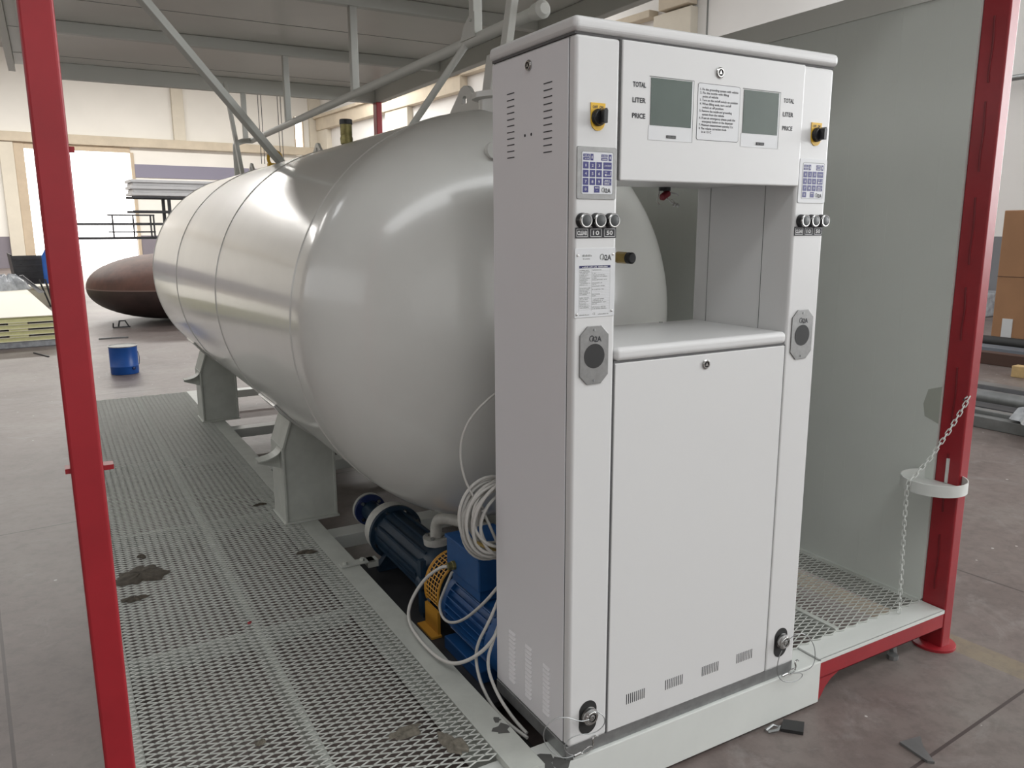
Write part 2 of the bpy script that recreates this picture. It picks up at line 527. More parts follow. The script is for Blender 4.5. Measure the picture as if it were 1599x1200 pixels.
# ================================================================== SKID
ZD = 0.195
sk = empty('skid_frame', (0.36, 0, 0), 'grey painted steel base frame with a white front end beam carrying tank and dispenser', 'base frame')
for x0, x1 in ((-.175, -.08), (.80, .895)):
    b = MB(); b.box(x0, x1, .12, 6.2, .185, ZD); b.box(x0 + .01 if x0 > 0 else x1 - .018, x0 + .018 if x0 > 0 else x1 - .01, .12, 6.2, .04, .185); b.box(x0, x1, .12, 6.2, .03, .04)
    b.build('main_beam', M['skid'], sk)
b = MB(); b.box(-.37, 1.083, -.004, .004, .012, .172); b.box(-.37, 1.083, 0, .11, .164, .172); b.box(1.075, 1.083, 0, .11, .012, .172)
b.build('end_beam', M['skidwhite'], sk, bevel=.003)
for x0, x1 in ((-1.11, -.37), (1.083, 1.82)):
    b = MB(); b.box(x0, x1, .0, .006, .10, .168); b.box(x0, x1, 0, .07, .160, .168); b.box(x0, x1, 0, .05, .10, .106)
    e = b.build('edge_beam', M['red'], sk, bevel=.002); e['label'] = 'red outer edge beam'
    b = MB(); b.box(x0, x1, .0, .105, .169, .178); b.box(x0, x1, -.002, .002, .164, .178)
    b.build('edge_angle', M['skidwhite'], sk)
b = MB(); b.prism([(1.083, .012), (1.083, .102), (1.19, .102), (1.15, .085), (1.12, .06), (1.10, .03)], 'Y', .0, .012)
e = b.build('gusset', M['red'], sk); e['label'] = 'red corner gusset'
for y in (2.02, 3.35, 4.55, 6.12):
    b = MB(); b.box(-.08, .80, y, y + .12, .10, .17)
    b.build('cross_beam', M['skidwhite'], sk, bevel=.003)
for sx in (-1, 1):
    for y in (1.38, 2.77, 4.2):
        xa, xb = (-1.09, -.2) if sx < 0 else (.9, 1.81)
        MB().box(xa, xb, y, y + .03, .03, .09).build('deck_joist', M['skid'], sk)
    xa = -1.11 if sx < 0 else 1.785
    MB().box(xa, xa + .045, .11, 6.2, .012 if sx < 0 else .10, .18).build('side_beam', M['skid'], sk)  # left beam deepened to keep light out from under the deck
    xa = -.62 if sx < 0 else 1.30
    MB().box(xa, xa + .022, .11, 6.2, .10, .187).build('deck_rail', M['skid'], sk)
b = MB(); b.box(-.165, -.005, 1.575, 1.625, .196, .204); b.box(-.04, .01, 1.575, 1.625, .17, .204); b.cyl((-.14, 1.6, .2), (-.14, 1.6, .216), .012, 6); b.cyl((-.06, 1.6, .2), (-.06, 1.6, .216), .012, 6)
b.build('clamp_bracket', M['skid'], sk, bevel=.002)
# chipped paint at the front left corner of the beam
bare = mat('bare_primer', (0.09, 0.09, 0.085), 0.7)
for cx, cy, r in ((-.07, .03, .05), (-.02, -.0, .035), (-.11, .2, .03), (-.1, .25, .015), (.02, .03, .03)):
    n = 11
    b = MB()
    b.prism([(cx + r * (0.5 + rng.random() * .6) * math.cos(2 * math.pi * k / n), cy + r * (0.4 + rng.random() * .8) * math.sin(2 * math.pi * k / n)) for k in range(n)], 'Z', .1955 if cy > .1 else .1725, .1965 if cy > .1 else .1735)
    e = b.build('bare_patch', bare, sk); e['label'] = 'dark chipped paint patch'
b = MB(); b.box(-.175, -.08, .0, .12, .174, ZD); b.build('corner_plate', M['skid'], sk)


def mesh_deck(name, x0, x1, y0, y1, z, label):
    Lw, Sw, wd, ht, ln = 0.066, 0.0262, 0.0032, 0.0036, 0.0004
    nx = int((x1 - x0) / (Lw / 2)); nr = int((y1 - y0) / Sw)
    vs = []; fs = []
    i = np.arange(nx + 1)
    xs = x0 + i * Lw / 2
    for k in range(nr):
        yc = y0 + k * Sw
        for sgn in (1, -1):
            ys = yc + sgn * (i % 2) * (Sw / 2)
            base = len(vs)
            for q in range(nx + 1):
                vs += [(xs[q], ys[q] - wd / 2, z), (xs[q], ys[q] + wd / 2, z), (xs[q], ys[q] + wd / 2 + ln, z - ht), (xs[q], ys[q] - wd / 2 + ln, z - ht)]
            for q in range(nx):
                a = base + q * 4; b2 = a + 4
                fs += [(a, b2, b2 + 1, a + 1), (a + 3, b2 + 3, b2, a), (a + 1, b2 + 1, b2 + 2, a + 2)]
    mb = MB(); mb.v = vs
    mb.f = [(f[0], f[1], f[2], f[3]) for f in fs]
    o = mb.build(name, M['mesh'])
    tag(o, label, 'metal grating')
    return o


mesh_deck('mesh_deck', -1.10, -.172, .11, 6.2, ZD, 'long expanded metal walkway deck on the left side of the tank')
mesh_deck('mesh_deck', .90, 1.80, .105, 6.2, .184, 'expanded metal deck between the dispenser and the grey panel wall')


def blob(name, cx, cy, z, rx, ry, h, m, label, cat='dirt', seed=1, n=16):
    r = random.Random(seed)
    vs = []; fs = []
    n = 40
    ph = [r.random() * 6.28 for _ in range(5)]
    rad = [0.85 + .18 * math.sin(2 * 6.283 * k / n + ph[0]) + .12 * math.sin(3 * 6.283 * k / n + ph[1]) + .08 * math.sin(7 * 6.283 * k / n + ph[2]) + .05 * math.sin(11 * 6.283 * k / n + ph[3]) + .05 * r.random() for k in range(n)]
    rings = ((1.0, 0), (0.8, .6), (0.45, .95), (0.12, 1.0))
    for f_, hh in rings:
        for k in range(n):
            a = 2 * math.pi * k / n
            vs.append((cx + rx * rad[k] * f_ * math.cos(a), cy + ry * rad[k] * f_ * math.sin(a), z + h * hh * (0.7 + 0.5 * r.random())))
    for j in range(3):
        for k in range(n):
            fs.append((j * n + k, j * n + (k + 1) % n, (j + 1) * n + (k + 1) % n, (j + 1) * n + k))
    fs.append(tuple(range(3 * n, 4 * n))); fs.append(tuple(range(n))[::-1])
    vs2 = [(v[0], v[1], z + (v[2] - z) if i >= n else z) for i, v in enumerate(vs)]
    o = MB().add(vs2, fs).build(name, m, smooth=True)
    return tag(o, label, cat)


blob('dirt_clump', -.95, 1.96, .197, .10, .13, .012, M['dirt'], 'large dark brown dirt clump on the walkway beside the left red post', seed=3)
blob('dirt_clump', -1.0, 1.72, .197, .05, .035, .008, M['dirt'], 'small dark dirt clump at the walkway edge, nearer than the large one', seed=4)
blob('dirt_clump', -.93, 2.18, .197, .022, .03, .008, M['dirt'], 'tiny dark crumb just behind the large dirt clump on the walkway', seed=5)
blob('mud_smear', -.37, .33, .198, .07, .028, .004, M['dirtlight'], 'dried brown mud smear stretched across the near end of the walkway mesh', seed=6)
blob('mud_smear', -.27, .21, .198, .035, .07, .004, M['dirtlight'], 'dried mud patch beside the main beam at the near end of the walkway', seed=9)
blob('dirt_clump', -.25, 1.84, .197, .05, .03, .007, M['dirt'], 'faint dirt spot on the walkway mesh near the beam bracket', seed=12)
blob('dirt_clump', -.29, 2.62, .197, .035, .012, .01, M['dirt'], 'dark sliver of dirt on the walkway in front of the near saddle', seed=13)
blob('dirt_clump', -.76, .50, .197, .016, .014, .01, M['dirtlight'], 'small leaf-like crumb on the middle of the walkway mesh', seed=14)
blob('paint_chip', -.632, 1.27, .197, .010, .010, .005, M['red'], 'tiny red paint chip on the walkway rail', 'paint chip', seed=15)
blob('dirt_clump', 1.38, .62, .187, .07, .07, .003, M['dirtlight'], 'dusty brown patch on the mesh deck before the grey panel wall', seed=16)


# ================================================================== POSTS, CANOPY, WALL
def post(x0, y0, z1, label, plate=True, weld=False):
    t = empty('steel_post', (x0 + .03, y0 + .05, 0), label, 'post')
    MB().box(x0, x0 + .057, y0, y0 + .10, .008, z1).build('post_tube', M['red'], t, bevel=.006, seg=3)
    if plate:
        MB().lathe((x0 + .028, y0 + .05, 0), (0, 0, 1), [(0, .083), (.010, .083), (.012, .078)], 28).build('base_plate', M['red'], t, smooth=True)
    if weld:
        r = random.Random(5)
        z = .25
        k = 0
        while z < z1 - .3:
            ln = .20 + .05 * r.random()
            b = MB(); b.tube([(x0 - .001, y0 + .052 + .002 * math.sin(q), z + ln * q / 8) for q in range(9)], .0042, 6)
            b.build('weld_bead', M['redweld'], t, smooth=True)
            z += ln + .06 + .05 * r.random()
    return t


p1 = post(-1.166, 0, 2.93, 'red square steel post in the left foreground beside the mesh walkway')
for q in ((-1.1095, -1.09, .02, .05, 1.225, 1.235), (-1.175, -1.1655, .01, .04, 1.23, 1.24), (-1.1095, -1.10, .02, .035, 1.836, 1.846)):
    MB().box(*q).build('weld_stub', M['red'], p1)
post(1.825, 0, 2.93, 'red steel post at the right front corner holding the round white tray', weld=True)
post(1.79, 6.12, 2.93, 'distant red post rising behind the tank beside the olive valve', plate=False)

cn = empty('canopy', (.36, 3.1, 2.93), 'grey-white panelled roof canopy over the tank', 'canopy')
b = MB(); b.box(-1.31, 2.03, -.06, 6.45, 3.062, 3.12)
b.build('roof_panel', M['ceilpanel'], cn)
for k, x in enumerate((-1.31, 1.98)):
    MB().box(x, x + .05, -.06, 6.45, 3.0, 3.062).build('fascia', M['canopybeam'], cn)
for x in (-1.19, 1.81):
    MB().box(x, x + .07, 0, 6.3, 2.932, 3.06).build('side_beam', M['canopybeam'], cn, bevel=.005)
for y in (0, 1.52, 3.10, 4.66, 6.20):
    hz = 2.932 if y in (0, 6.20) else 2.985
    MB().box(-1.12, 1.81, y, y + .06, hz, 3.06).build('cross_beam', M['canopybeam'], cn, bevel=.005)
b = MB()
for k in range(7):
    b.box(-1.29, 1.97, .35 + .93 * k, .354 + .93 * k, 3.0605, 3.062)
b.build('panel_joint', M['seam'], cn)

pw = empty('panel_wall', (1.85, 3.1, .17), 'tall pale grey-green sandwich panel wall behind the dispenser, edged by the right red post', 'wall panel')
for k in range(6):
    y0 = .10 + k * 1.02
    b = MB(); b.box(1.815, 1.865, y0, y0 + 1.018, .18, 2.53)
    for q in range(1, 10):
        b.box(1.8146, 1.816, y0 + .102 * q, y0 + .102 * q + .0016, .18, 2.53)
    b.build('sandwich_panel', M['panel'], pw)
MB().box(1.806, 1.87, .10, 6.2, 2.53, 2.62).build('top_trim', M['canopybeam'], pw)
MB().box(1.812, 1.87, .10, 6.2, .17, .185).build('bottom_trim', M['panel'], pw)
b = MB(); b.prism([(.10, .93), (.16, .95), (.17, 1.0), (.155, 1.06), (.10, 1.08)], 'X', 1.8142, 1.8146)
e = b.build('worn_patch', mat('worn_film', (0.38, 0.40, 0.35), .7), pw); e['label'] = 'darker worn patch beside the red post'

# ================================================================== TANK
TX, TZ, TR = .36, 1.3363, .7976
tk = empty('gas_tank', (TX, 3.2, ZD), 'large pale grey horizontal cylindrical gas tank with domed ends on steel saddles', 'tank')


def shell():
    prof = []
    Y0, Y1, H = 1.056, 5.517, .409
    n = 22
    for k in range(n + 1):
        a = math.pi / 2 * k / n
        prof.append((Y0 - H * math.cos(a), max(TR * math.sin(a), .001)))
    def bead(y):
        return [(y - .006, TR), (y - .002, TR + .0035), (y + .002, TR + .0035), (y + .006, TR)]
    for y in (1.156, 2.648, 4.112):
        prof += bead(y)
    for k in range(n, -1, -1):
        a = math.pi / 2 * k / n
        prof.append((Y1 + H * math.cos(a), max(TR * math.sin(a), .001)))
        if k == n:
            prof = prof[:-1] + bead(Y1 - .01) + [(Y1 + .0, TR)]
    b = MB(); b.lathe((TX, 0, TZ), (0, 1, 0), prof, 128)
    return b


o = shell().build('shell', M['tank'], tk, smooth=True)


def circ_z(x, top=False):
    dz = math.sqrt(max(TR ** 2 - (x - TX) ** 2, 0))
    return TZ + dz if top else TZ - dz


def saddle(y0, mirror):
    def X(x):
        return 2 * TX - x if mirror else x
    xs = [-.186, -.12, -.05, .03]
    poly = [(-.237, .205), (.03, .205)] + [(x, circ_z(x) - .004) for x in reversed(xs)] + [(-.237, .60)]
    b = MB(); b.prism([(X(x), z) for x, z in poly], 'Y', y0 + .012, y0 + .022)
    b.prism([(X(x), z) for x, z in poly], 'Y', y0 + .218, y0 + .228)
    s = b.build('saddle', M['skid'], tk)
    r = MB()
    r.box(min(X(.02), X(.032)), max(X(.02), X(.032)), y0, y0 + .24, .205, .60)
    r.build('side_plate', M['skid'], s, bevel=.002)
    r = MB()
    r.box(min(X(-.241), X(-.229)), max(X(-.241), X(-.229)), y0, y0 + .24, .205, .605)
    r.bar((X(-.235), y0 + .12, .595), (X(-.188), y0 + .12, .738), .24, .012, up=(1, 0, 0))
    r.build('side_plate', M['skid'], s, bevel=.002)
    f = MB(); f.box(min(X(-.25), X(.04)), max(X(-.25), X(.04)), y0 - .01, y0 + .25, ZD, .206)
    f.build('foot_plate', M['skid'], s, bevel=.002)
    # curved wear plate against the shell
    wv = []; wf_ = []
    n = 16
    for k in range(n + 1):
        a = math.radians(218 + (k / n) * 32)
        for rr in (TR + .001, TR + .013):
            for yy in (y0 - .05, y0 + .29):
                wv.append((X(TX + rr * math.cos(a)), yy, TZ + rr * math.sin(a)))
    for k in range(n):
        a = k * 4; c = a + 4
        wf_ += [(a, a + 1, c + 1, c), (a + 2, c + 2, c + 3, a + 3), (a, c, c + 2, a + 2), (a + 1, a + 3, c + 3, c + 1)]
    wf_ += [(0, 2, 3, 1), (n * 4, n * 4 + 1, n * 4 + 3, n * 4 + 2)]
    MB().add(wv, wf_).build('wear_plate', M['tank'], s, smooth=True)
    # curved tie-down ear
    ear = [(X(-.238), .60)] + [(X(-.238 - .115 * (1 - math.cos(t))), .60 - .06 * math.sin(t)) for t in [math.pi / 2 * k / 6 for k in range(1, 7)]] + [(X(-.353), .525), (X(-.238), .485)]
    MB().prism(ear, 'Y', y0 + .06, y0 + .072).build('ear', M['skid'], s)
    MB().add(*ear_rib(X, y0)).build('ear_rim', M['skid'], s)


def ear_rib(X, y0):
    vs = []; fs = []
    pts = [(-.238 - .115 * (1 - math.cos(t)), .60 - .06 * math.sin(t)) for t in [math.pi / 2 * k / 8 for k in range(9)]]
    for x, z in pts:
        vs += [(X(x), y0 + .02, z), (X(x), y0 + .11, z), (X(x), y0 + .11, z + .006), (X(x), y0 + .02, z + .006)]
    for k in range(8):
        a = 4 * k; c = a + 4
        for q in range(4):
            fs.append((a + q, a + (q + 1) % 4, c + (q + 1) % 4, c + q))
    fs += [(0, 3, 2, 1), (32, 33, 34, 35)]
    return vs, fs


for y0 in (2.245, 4.80):
    saddle(y0, False); saddle(y0, True)


def lug(y0, w, h, hole):
    """lifting eye: plate standing along the tank axis"""
    n = 14
    zt = TZ + TR - .01
    out = [(y0 - w / 2, zt), (y0 - w * .46, zt + .03)]
    for k in range(n + 1):
        a = math.radians(150 - 120 * k / n)
        out.append((y0 + w * .17 * math.cos(a) / .87, zt + h - w * .17 + w * .17 * math.sin(a)))
    out += [(y0 + w * .46, zt + .03), (y0 + w / 2, zt)]
    cy, cz = y0, zt + h * .55
    m = len(out)
    inner = []
    for (yy, zz) in out:
        a = math.atan2(zz - cz, yy - cy)
        inner.append((cy + hole * math.cos(a), cz + hole * math.sin(a)))
    vs = []; fs = []
    for x in (TX - .008, TX + .008):
        vs += [(x, a, b) for a, b in out] + [(x, a, b) for a, b in inner]
    N = 2 * m
    for k in range(m):
        k2 = (k + 1) % m
        fs += [(k, k2, m + k2, m + k), (N + k2, N + k, N + m + k, N + m + k2), (k, N + k, N + k2, k2), (m + k2, N + m + k2, N + m + k, m + k)]
    return MB().add(vs, fs).build('lifting_lug', M['tank'], tk)


lug(1.31, .34, .135, .022)
lug(3.38, .24, .10, .018)
lug(5.27, .24, .11, .018)
# manhole neck on the near shoulder
b = MB(); b.lathe((TX, 1.02, TZ + .74), (0, 0, 1), [(0, .085), (.085, .085), (.09, .11), (.11, .11)], 28)
b.build('manhole_neck', M['tank'], tk, smooth=True)
b = MB(); b.prism([(TX - .06, 2.175), (TX + .06, 2.175), (TX + .03, 2.33), (TX - .035, 2.33)], 'Y', 1.0, 1.07)
b.build('hinge_housing', M['tank'], tk, bevel=.006)
# horizontal coupling on the dome
b = MB(); b.lathe((.205, .86, 1.952), (0, -1, .1), [(0, .022), (.05, .022), (.052, .03), (.075, .03)], 20)
b.build('coupling', M['tank'], tk, smooth=True)

v = empty('level_valve', (.655, .70, 1.59), 'brass valve with black cap on the dome, seen through the dispenser opening', 'valve')
a_ = Vector((.655, .72, 1.589)); dr = Vector((.10, -.99, -.02))
MB().lathe(a_, dr, [(0, .014), (.035, .014)], 16).build('valve_neck', M['pipewhite'], v, smooth=True)
MB().lathe(a_ + dr * .03, dr, [(0, .0175), (.01, .021), (.055, .021), (.07, .019)], 8).build('valve_body', M['brass'], v)
MB().lathe(a_ + dr * .098, dr, [(0, .021), (.018, .021), (.022, .016)], 20).build('valve_cap', M['black'], v, smooth=True)

v = empty('relief_valve', (TX, 2.82, TZ + TR), 'olive brass relief valve with black cap standing on top of the tank', 'valve')
MB().lathe((TX, 2.82, TZ + TR - .01), (0, 0, 1), [(0, .02), (.04, .02)], 16).build('valve_stem', M['redbase'], v, smooth=True)
MB().lathe((TX, 2.82, TZ + TR + .028), (0, 0, 1), [(0, .022), (.006, .034), (.035, .036), (.05, .032), (.055, .033), (.115, .033)], 20).build('valve_body', M['olive'], v, smooth=True)
MB().lathe((TX, 2.82, TZ + TR + .140), (0, 0, 1), [(0, .036), (.025, .036), (.028, .033)], 20).build('valve_cap', M['black'], v, smooth=True)

# ------------------------------------------------------------------ pipe line under the canopy
pl = empty('vent_pipeline', (.53, 1.0, 2.49), 'white horizontal pipe hung under the canopy above the tank', 'pipe')
b = MB(); b.cyl((.53, 1.06, 2.50), (.53, 6.0, 2.487), .024, 20)
b.build('pipe', M['canopybeam'], pl, smooth=True)
MB().lathe((.53, 1.07, 2.50), (0, -1, 0), [(0, .024), (.02, .03), (.07, .034), (.085, .02)], 20).build('pipe_cap', M['canopybeam'], pl, smooth=True)
for y, zt in ((1.526, 2.985), (3.106, 2.985), (4.666, 2.985), (6.204, 2.932)):
    b = MB(); b.box(.508, .552, y, y + .044, 2.50, zt)
    b.build('hanger', M['canopybeam'], pl, bevel=.003)
b = MB(); b.tube([(.53, 5.98, 2.487), (.44, 5.9, 2.475), (.34, 5.75, 2.43), (.31, 5.62, 2.38), (.31, 5.62, 2.14)], .024, 12, smooth=2)
b.build('riser', M['canopybeam'], pl, smooth=True)
b = MB(); b.prism([(1.50, 2.50), (1.64, 2.50), (1.60, 2.56), (1.54, 2.60), (1.50, 2.60)], 'X', .500, .506); b.cyl((.49, 1.53, 2.57), (.51, 1.53, 2.57), .007, 6)
b.build('hanger_plate', M['canopybeam'], pl)


def brace(p0, p1, w, h, label, up=(0, 0, 1)):
    o = MB().bar(p0, p1, w, h, up).build('brace', M['canopybeam'], bevel=.003, loc=p0)
    return tag(o, label, 'brace')


brace((.27, 3.93, 2.135), (-.745, 2.87, 2.945), .04, .05, 'long grey diagonal brace crossing from the canopy down to a yellow strap on the tank')
brace((.30, 5.36, 2.14), (.30, 5.83, 2.94), .05, .03, 'short steep brace from the canopy edge to the far end of the tank', up=(1, 0, 0))
o = MB().cyl((.33, 1.86, 2.13), (.52, 1.62, 2.49), .016, 14).build('brace', M['canopybeam'], smooth=True)
tag(o, 'thin round rod leaning up from the near top of the tank', 'brace')
brace((.37, 1.02, 2.27), (.56, 1.17, 2.97), .05, .03, 'pale flat bar rising steeply from behind the left top corner of the dispenser', up=(1, 0, 0))
b = MB(); b.tube([(.23 + .045 * math.cos(t), 3.95, 2.165 + .05 * math.sin(t)) for t in [2 * math.pi * k / 16 for k in range(16)]], .011, 8, closed=True)
b.box(.18, .28, 3.93, 3.97, 2.10, 2.135)
o = b.build('lifting_strap', M['yellow'], smooth=True)
tag(o, 'small yellow strap at the foot of the long diagonal brace on the tank', 'strap')

# ================================================================== DISPENSER
ZB = .215            # underside of the cabinet
DW, DD, DH = .937, .424, 1.95
dp = empty('fuel_dispenser', (DW / 2, DD / 2, .172), 'tall white two-sided gas dispenser cabinet with twin grey-green displays and keypads', 'dispenser')


def D(name, m, mb, parent=None, **k):
    return mb.build(name, m, parent or dp, **k)


def dz(z):
    return ZB + z


# plinth
b = MB(); b.box(-.004, DW + .004, .006, DD, .1725, ZB); D('plinth', M['galv'], b, bevel=.002)
# columns
A_, B_ = .138, .7985


def column(x0, x1, left):
    b = MB(); b.box(x0, x1, 0, DD, dz(0), dz(DH - .005))
    c = D('column', M['disp'], b, bevel=.009, seg=4)
    return c


colL = column(0, A_ - .002, True)
colR = column(B_ + .002, DW, False)
# side door on the left flank
b = MB(); b.box(-.0035, .001, .028, DD - .004, dz(.006), dz(DH - .012)); sd = D('side_door', M['disp_lightened'], b, bevel=.0012)
b = MB(); b.box(-.0005, .0006, .0255, .028, dz(.004), dz(DH - .01)); D('seam', M['seam'], b, sd)


def vents_side(y0, y1):
    b = MB()
    for k in range(11):
        z = dz(1.846 - .0172 * k)
        b.prism([(y0, z + (y0 - y0) * 0), (y1, z), (y1, z + .0028), (y0, z + .0028)], 'X', -.0042, -.0036)
    D('vent_slots', M['ink'], b, sd)


vents_side(.100, .141); vents_side(.294, .334)
b = MB(); b.cyl((-.0043, .203, dz(1.728)), (-.0035, .203, dz(1.728)), .004, 10); b.cyl((-.0043, .236, dz(1.728)), (-.0035, .236, dz(1.728)), .004, 10)
D('screw_holes', M['ink'], b, sd)
for y0, y1, za, zb in ((.296, .338, .045, .213), (.196, .236, .043, .212), (.094, .134, .045, .206)):
    b = MB()
    z = za
    while z < zb:
        b.add([(-.0036, y0, dz(z)), (-.0036, y1, dz(z)), (-.0036, y1, dz(z + .010)), (-.0036, y0, dz(z + .010)),
               (-.0075, y0 + .004, dz(z + .001)), (-.0075, y1 - .004, dz(z + .001))],
              [(0, 1, 5, 4), (4, 5, 2, 3), (0, 4, 3), (1, 2, 5)])
        z += .0150
    D('louvres', M['disp_lightened'], b, sd)


def lock(x, z, y, parent, axis='Y'):
    n = Vector((0, -1, 0)) if axis == 'Y' else Vector((-1, 0, 0))
    p = Vector((x, y, z))
    l = MB().lathe(p, n, [(0, .0145), (.003, .0145), (.005, .012), (.005, .009), (.002, .009)], 28).build('lock', M['chrome'], parent, smooth=True)
    MB().lathe(p + n * .0005, n, [(0, .0088), (.0022, .0088)], 20).build('lock_core', M['black'], l)
    b = MB()
    if axis == 'Y':
        b.prism([(x - .006, z - .004), (x + .006, z - .004), (x, z + .007)], 'Y', y - .005, y - .002)
    else:
        b.prism([(y - .006 + 0, z - .004), (y + .006, z - .004), (y, z + .007)], 'X', x - .005, x - .002)
    b.build('lock_key_post', M['chrome'], l)


def lock_side(y, z):
    p = Vector((-.0035, y, z)); n = Vector((-1, 0, 0))
    l = MB().lathe(p, n, [(0, .0145), (.003, .0145), (.006, .012), (.006, .009), (.002, .009)], 28).build('lock', M['chrome'], sd, smooth=True)
    MB().lathe(p + n * .0005, n, [(0, .0088), (.0022, .0088)], 20).build('lock_core', M['black'], l)
    MB().prism([(y - .006, z - .004), (y + .006, z - .004), (y, z + .007)], 'X', -.0095, -.006).build('lock_key_post', M['chrome'], l)


lock_side(.215, dz(1.905))

# top cap
prof = [(-.010, 1.945), (-.010, 1.972), (-.002, 1.985), (.02, 1.988)]
b = MB(); b.box(-.010, DW + .008, -.010, DD + .008, dz(1.950), dz(1.986))
D('top_cap', M['disp'], b, bevel=.014, seg=5)
b = MB(); b.box(-.001, DW, .003, DD, dz(1.944), dz(1.951)); D('cap_seam', M['seam'], b)

# display head
b = MB(); b.box(A_, B_, .004, DD, dz(1.612), dz(1.944)); D('display_housing', M['disp'], b)
b = MB(); b.box(A_ + .001, B_ + .010, -.004, .012, dz(1.600), dz(1.9445)); dd = D('display_door', M['disp'], b, bevel=.004, seg=3)
b = MB(); b.box(A_ - .0025, A_ + .0015, -.0005, .001, dz(1.6), dz(1.944)); D('door_gap', M['seam'], b)
lock(.471, dz(1.893), -.004, dd)
YFc = -.004


def screen(x0, x1, z0, z1, badge):
    # recessed sheet frame
    f = MB()
    fx0, fx1, fz0, fz1 = x0 - .005, x1 + .007, z0 - .037, z1 + .004
    for a, b_, c, d_ in ((fx0, fx1, fz1 - .0015, fz1), (fx1 - .0018, fx1, fz0, fz1)):
        f.box(a, b_, YFc - .0011, YFc - .0002, dz(c), dz(d_))
    fr = D('screen_frame', M['inkgrey'], f, dd)
    f = MB(); f.box(x1, fx1 - .0018, YFc - .0010, YFc - .0001, dz(fz0), dz(fz1 - .0015)); f.box(fx0, fx1 - .0018, YFc - .0009, YFc - .0001, dz(fz0), dz(z0))
    D('screen_bezel', M['label'], f, dd)
    s = MB(); s.box(x0, x1, YFc - .0014, YFc - .0002, dz(z0), dz(z1)); D('screen', M['lcd'], s, dd)
    xm = (x0 + x1) / 2
    bx = xm + badge
    g = MB(); g.box(bx - .016, bx + .016, YFc - .0025, YFc - .0008, dz(z0 - .030), dz(z0 - .0225)); bd = D('badge', M['ink'], g, dd)
    t = MB(); put_strokes(t, bx - .013, dz(z0 - .0285), .026, .0042, YFc - .0028, int(x0 * 1000)); D('badge_lettering', M['inkgrey'], t, bd)


screen(.233, .373, 1.743, 1.861, .002)
screen(.565, .703, 1.741, 1.857, .002)
b = MB()
for s_, z in (('TOTAL', 1.8345), ('LITER', 1.7965), ('PRICE', 1.758)):
    put_text(b, s_, .174, dz(z), .0125, YFc - .0006, w=.042, bold=.0006)
    put_text(b, s_, .7245, dz(z - .0005), .0125, YFc - .0006, w=.042, bold=.0004)
D('display_lettering', M['ink'], b, dd)


def rrect(x0, x1, z0, z1, r, n=5):
    pts = []
    for cx, cz, a0 in ((x1 - r, z0 + r, -90), (x1 - r, z1 - r, 0), (x0 + r, z1 - r, 90), (x0 + r, z0 + r, 180)):
        for k in range(n + 1):
            a = math.radians(a0 + 90 * k / n)
            pts.append((cx + r * math.cos(a), cz + r * math.sin(a)))
    return pts


b = MB(); b.prism(rrect(.394, .551, dz(1.714), dz(1.862), .007), 'Y', YFc - .0004, YFc); ip = D('instruction_plate', M['ink'], b, dd)
b = MB(); b.prism(rrect(.3952, .5498, dz(1.7152), dz(1.8608), .006), 'Y', YFc - .0007, YFc); D('plate_face', M['label'], b, ip)
b = MB()
lines = ['1. Fix the grounding system with vehicle', '2. Fix the nozzle with filling', '    point of vehicle', '3. Turn on the on/off switch on position',
         '4. When filling ends, turn on/off', '    switch at off position', '5. Remove the nozzle and grounding', '    system from the vehicle',
         '6. If use an emergency please push the', '    emergency button on the dispenser', '7. Minimum measurement quantity 2 Lt', '8. The volume correction mode', '    is at 15 C']
zz = 1.8435
for i, l in enumerate(lines):
    st = l.startswith(' ')
    wmap = .0035 * len(l.strip())
    put_text(b, l.strip(), .402 + (.010 if st else 0), dz(zz), .0060, YFc - .0009, w=min(wmap, .142 - (.01 if st else 0)), bold=.00022)
    zz -= .0096 if (i in (2, 3)) else .0091
D('plate_lettering', M['ink'], b, ip)

# shelf, lower cabinet
b = MB(); b.box(A_ - .001, B_ + .0025, .012, DD - .02, dz(0), dz(1.118)); D('lower_cabinet', M['disp_lightened'], b)
b = MB(); b.box(A_ + .001, B_ - .001, -.001, .016, dz(.004), dz(1.118)); ld = D('lower_door', M['disp'], b, bevel=.0025)
b = MB(); b.box(A_ - .003, A_ + .0012, .001, .004, dz(0), dz(1.12)); b.box(B_ - .0012, B_ + .003, .001, .004, dz(0), dz(1.12)); b.box(A_, B_, .003, .01, dz(1.116), dz(1.126)); D('door_gap', M['seam'], b)
b = MB(); b.box(A_ - .0005, B_ - .0005, -.006, DD - .01, dz(1.124), dz(1.162)); D('shelf', M['disp'], b, bevel=.014, seg=5)
b = MB(); b.cyl((.62, .38, dz(1.16)), (.62, .38, dz(1.166)), .007, 12); D('shelf_screw', M['chrome'], b)
b = MB(); b.box(B_ + .0010, B_ + .0022, .115, .117, dz(1.16), dz(1.61)); b.box(B_ + .0010, B_ + .0022, .355, .357, dz(1.16), dz(1.61)); D('inner_seam', M['inkgrey'], b)
lock(.469, dz(1.088), -.001, ld)
for k in range(4):
    b = MB(); x = .207 + .1515 * k
    for q in range(10):
        b.box(x + q * .0075, x + q * .0075 + .0028, -.0014, -.0008, dz(.073), dz(.106))
    D('vent_slots', M['ink'], b, ld)


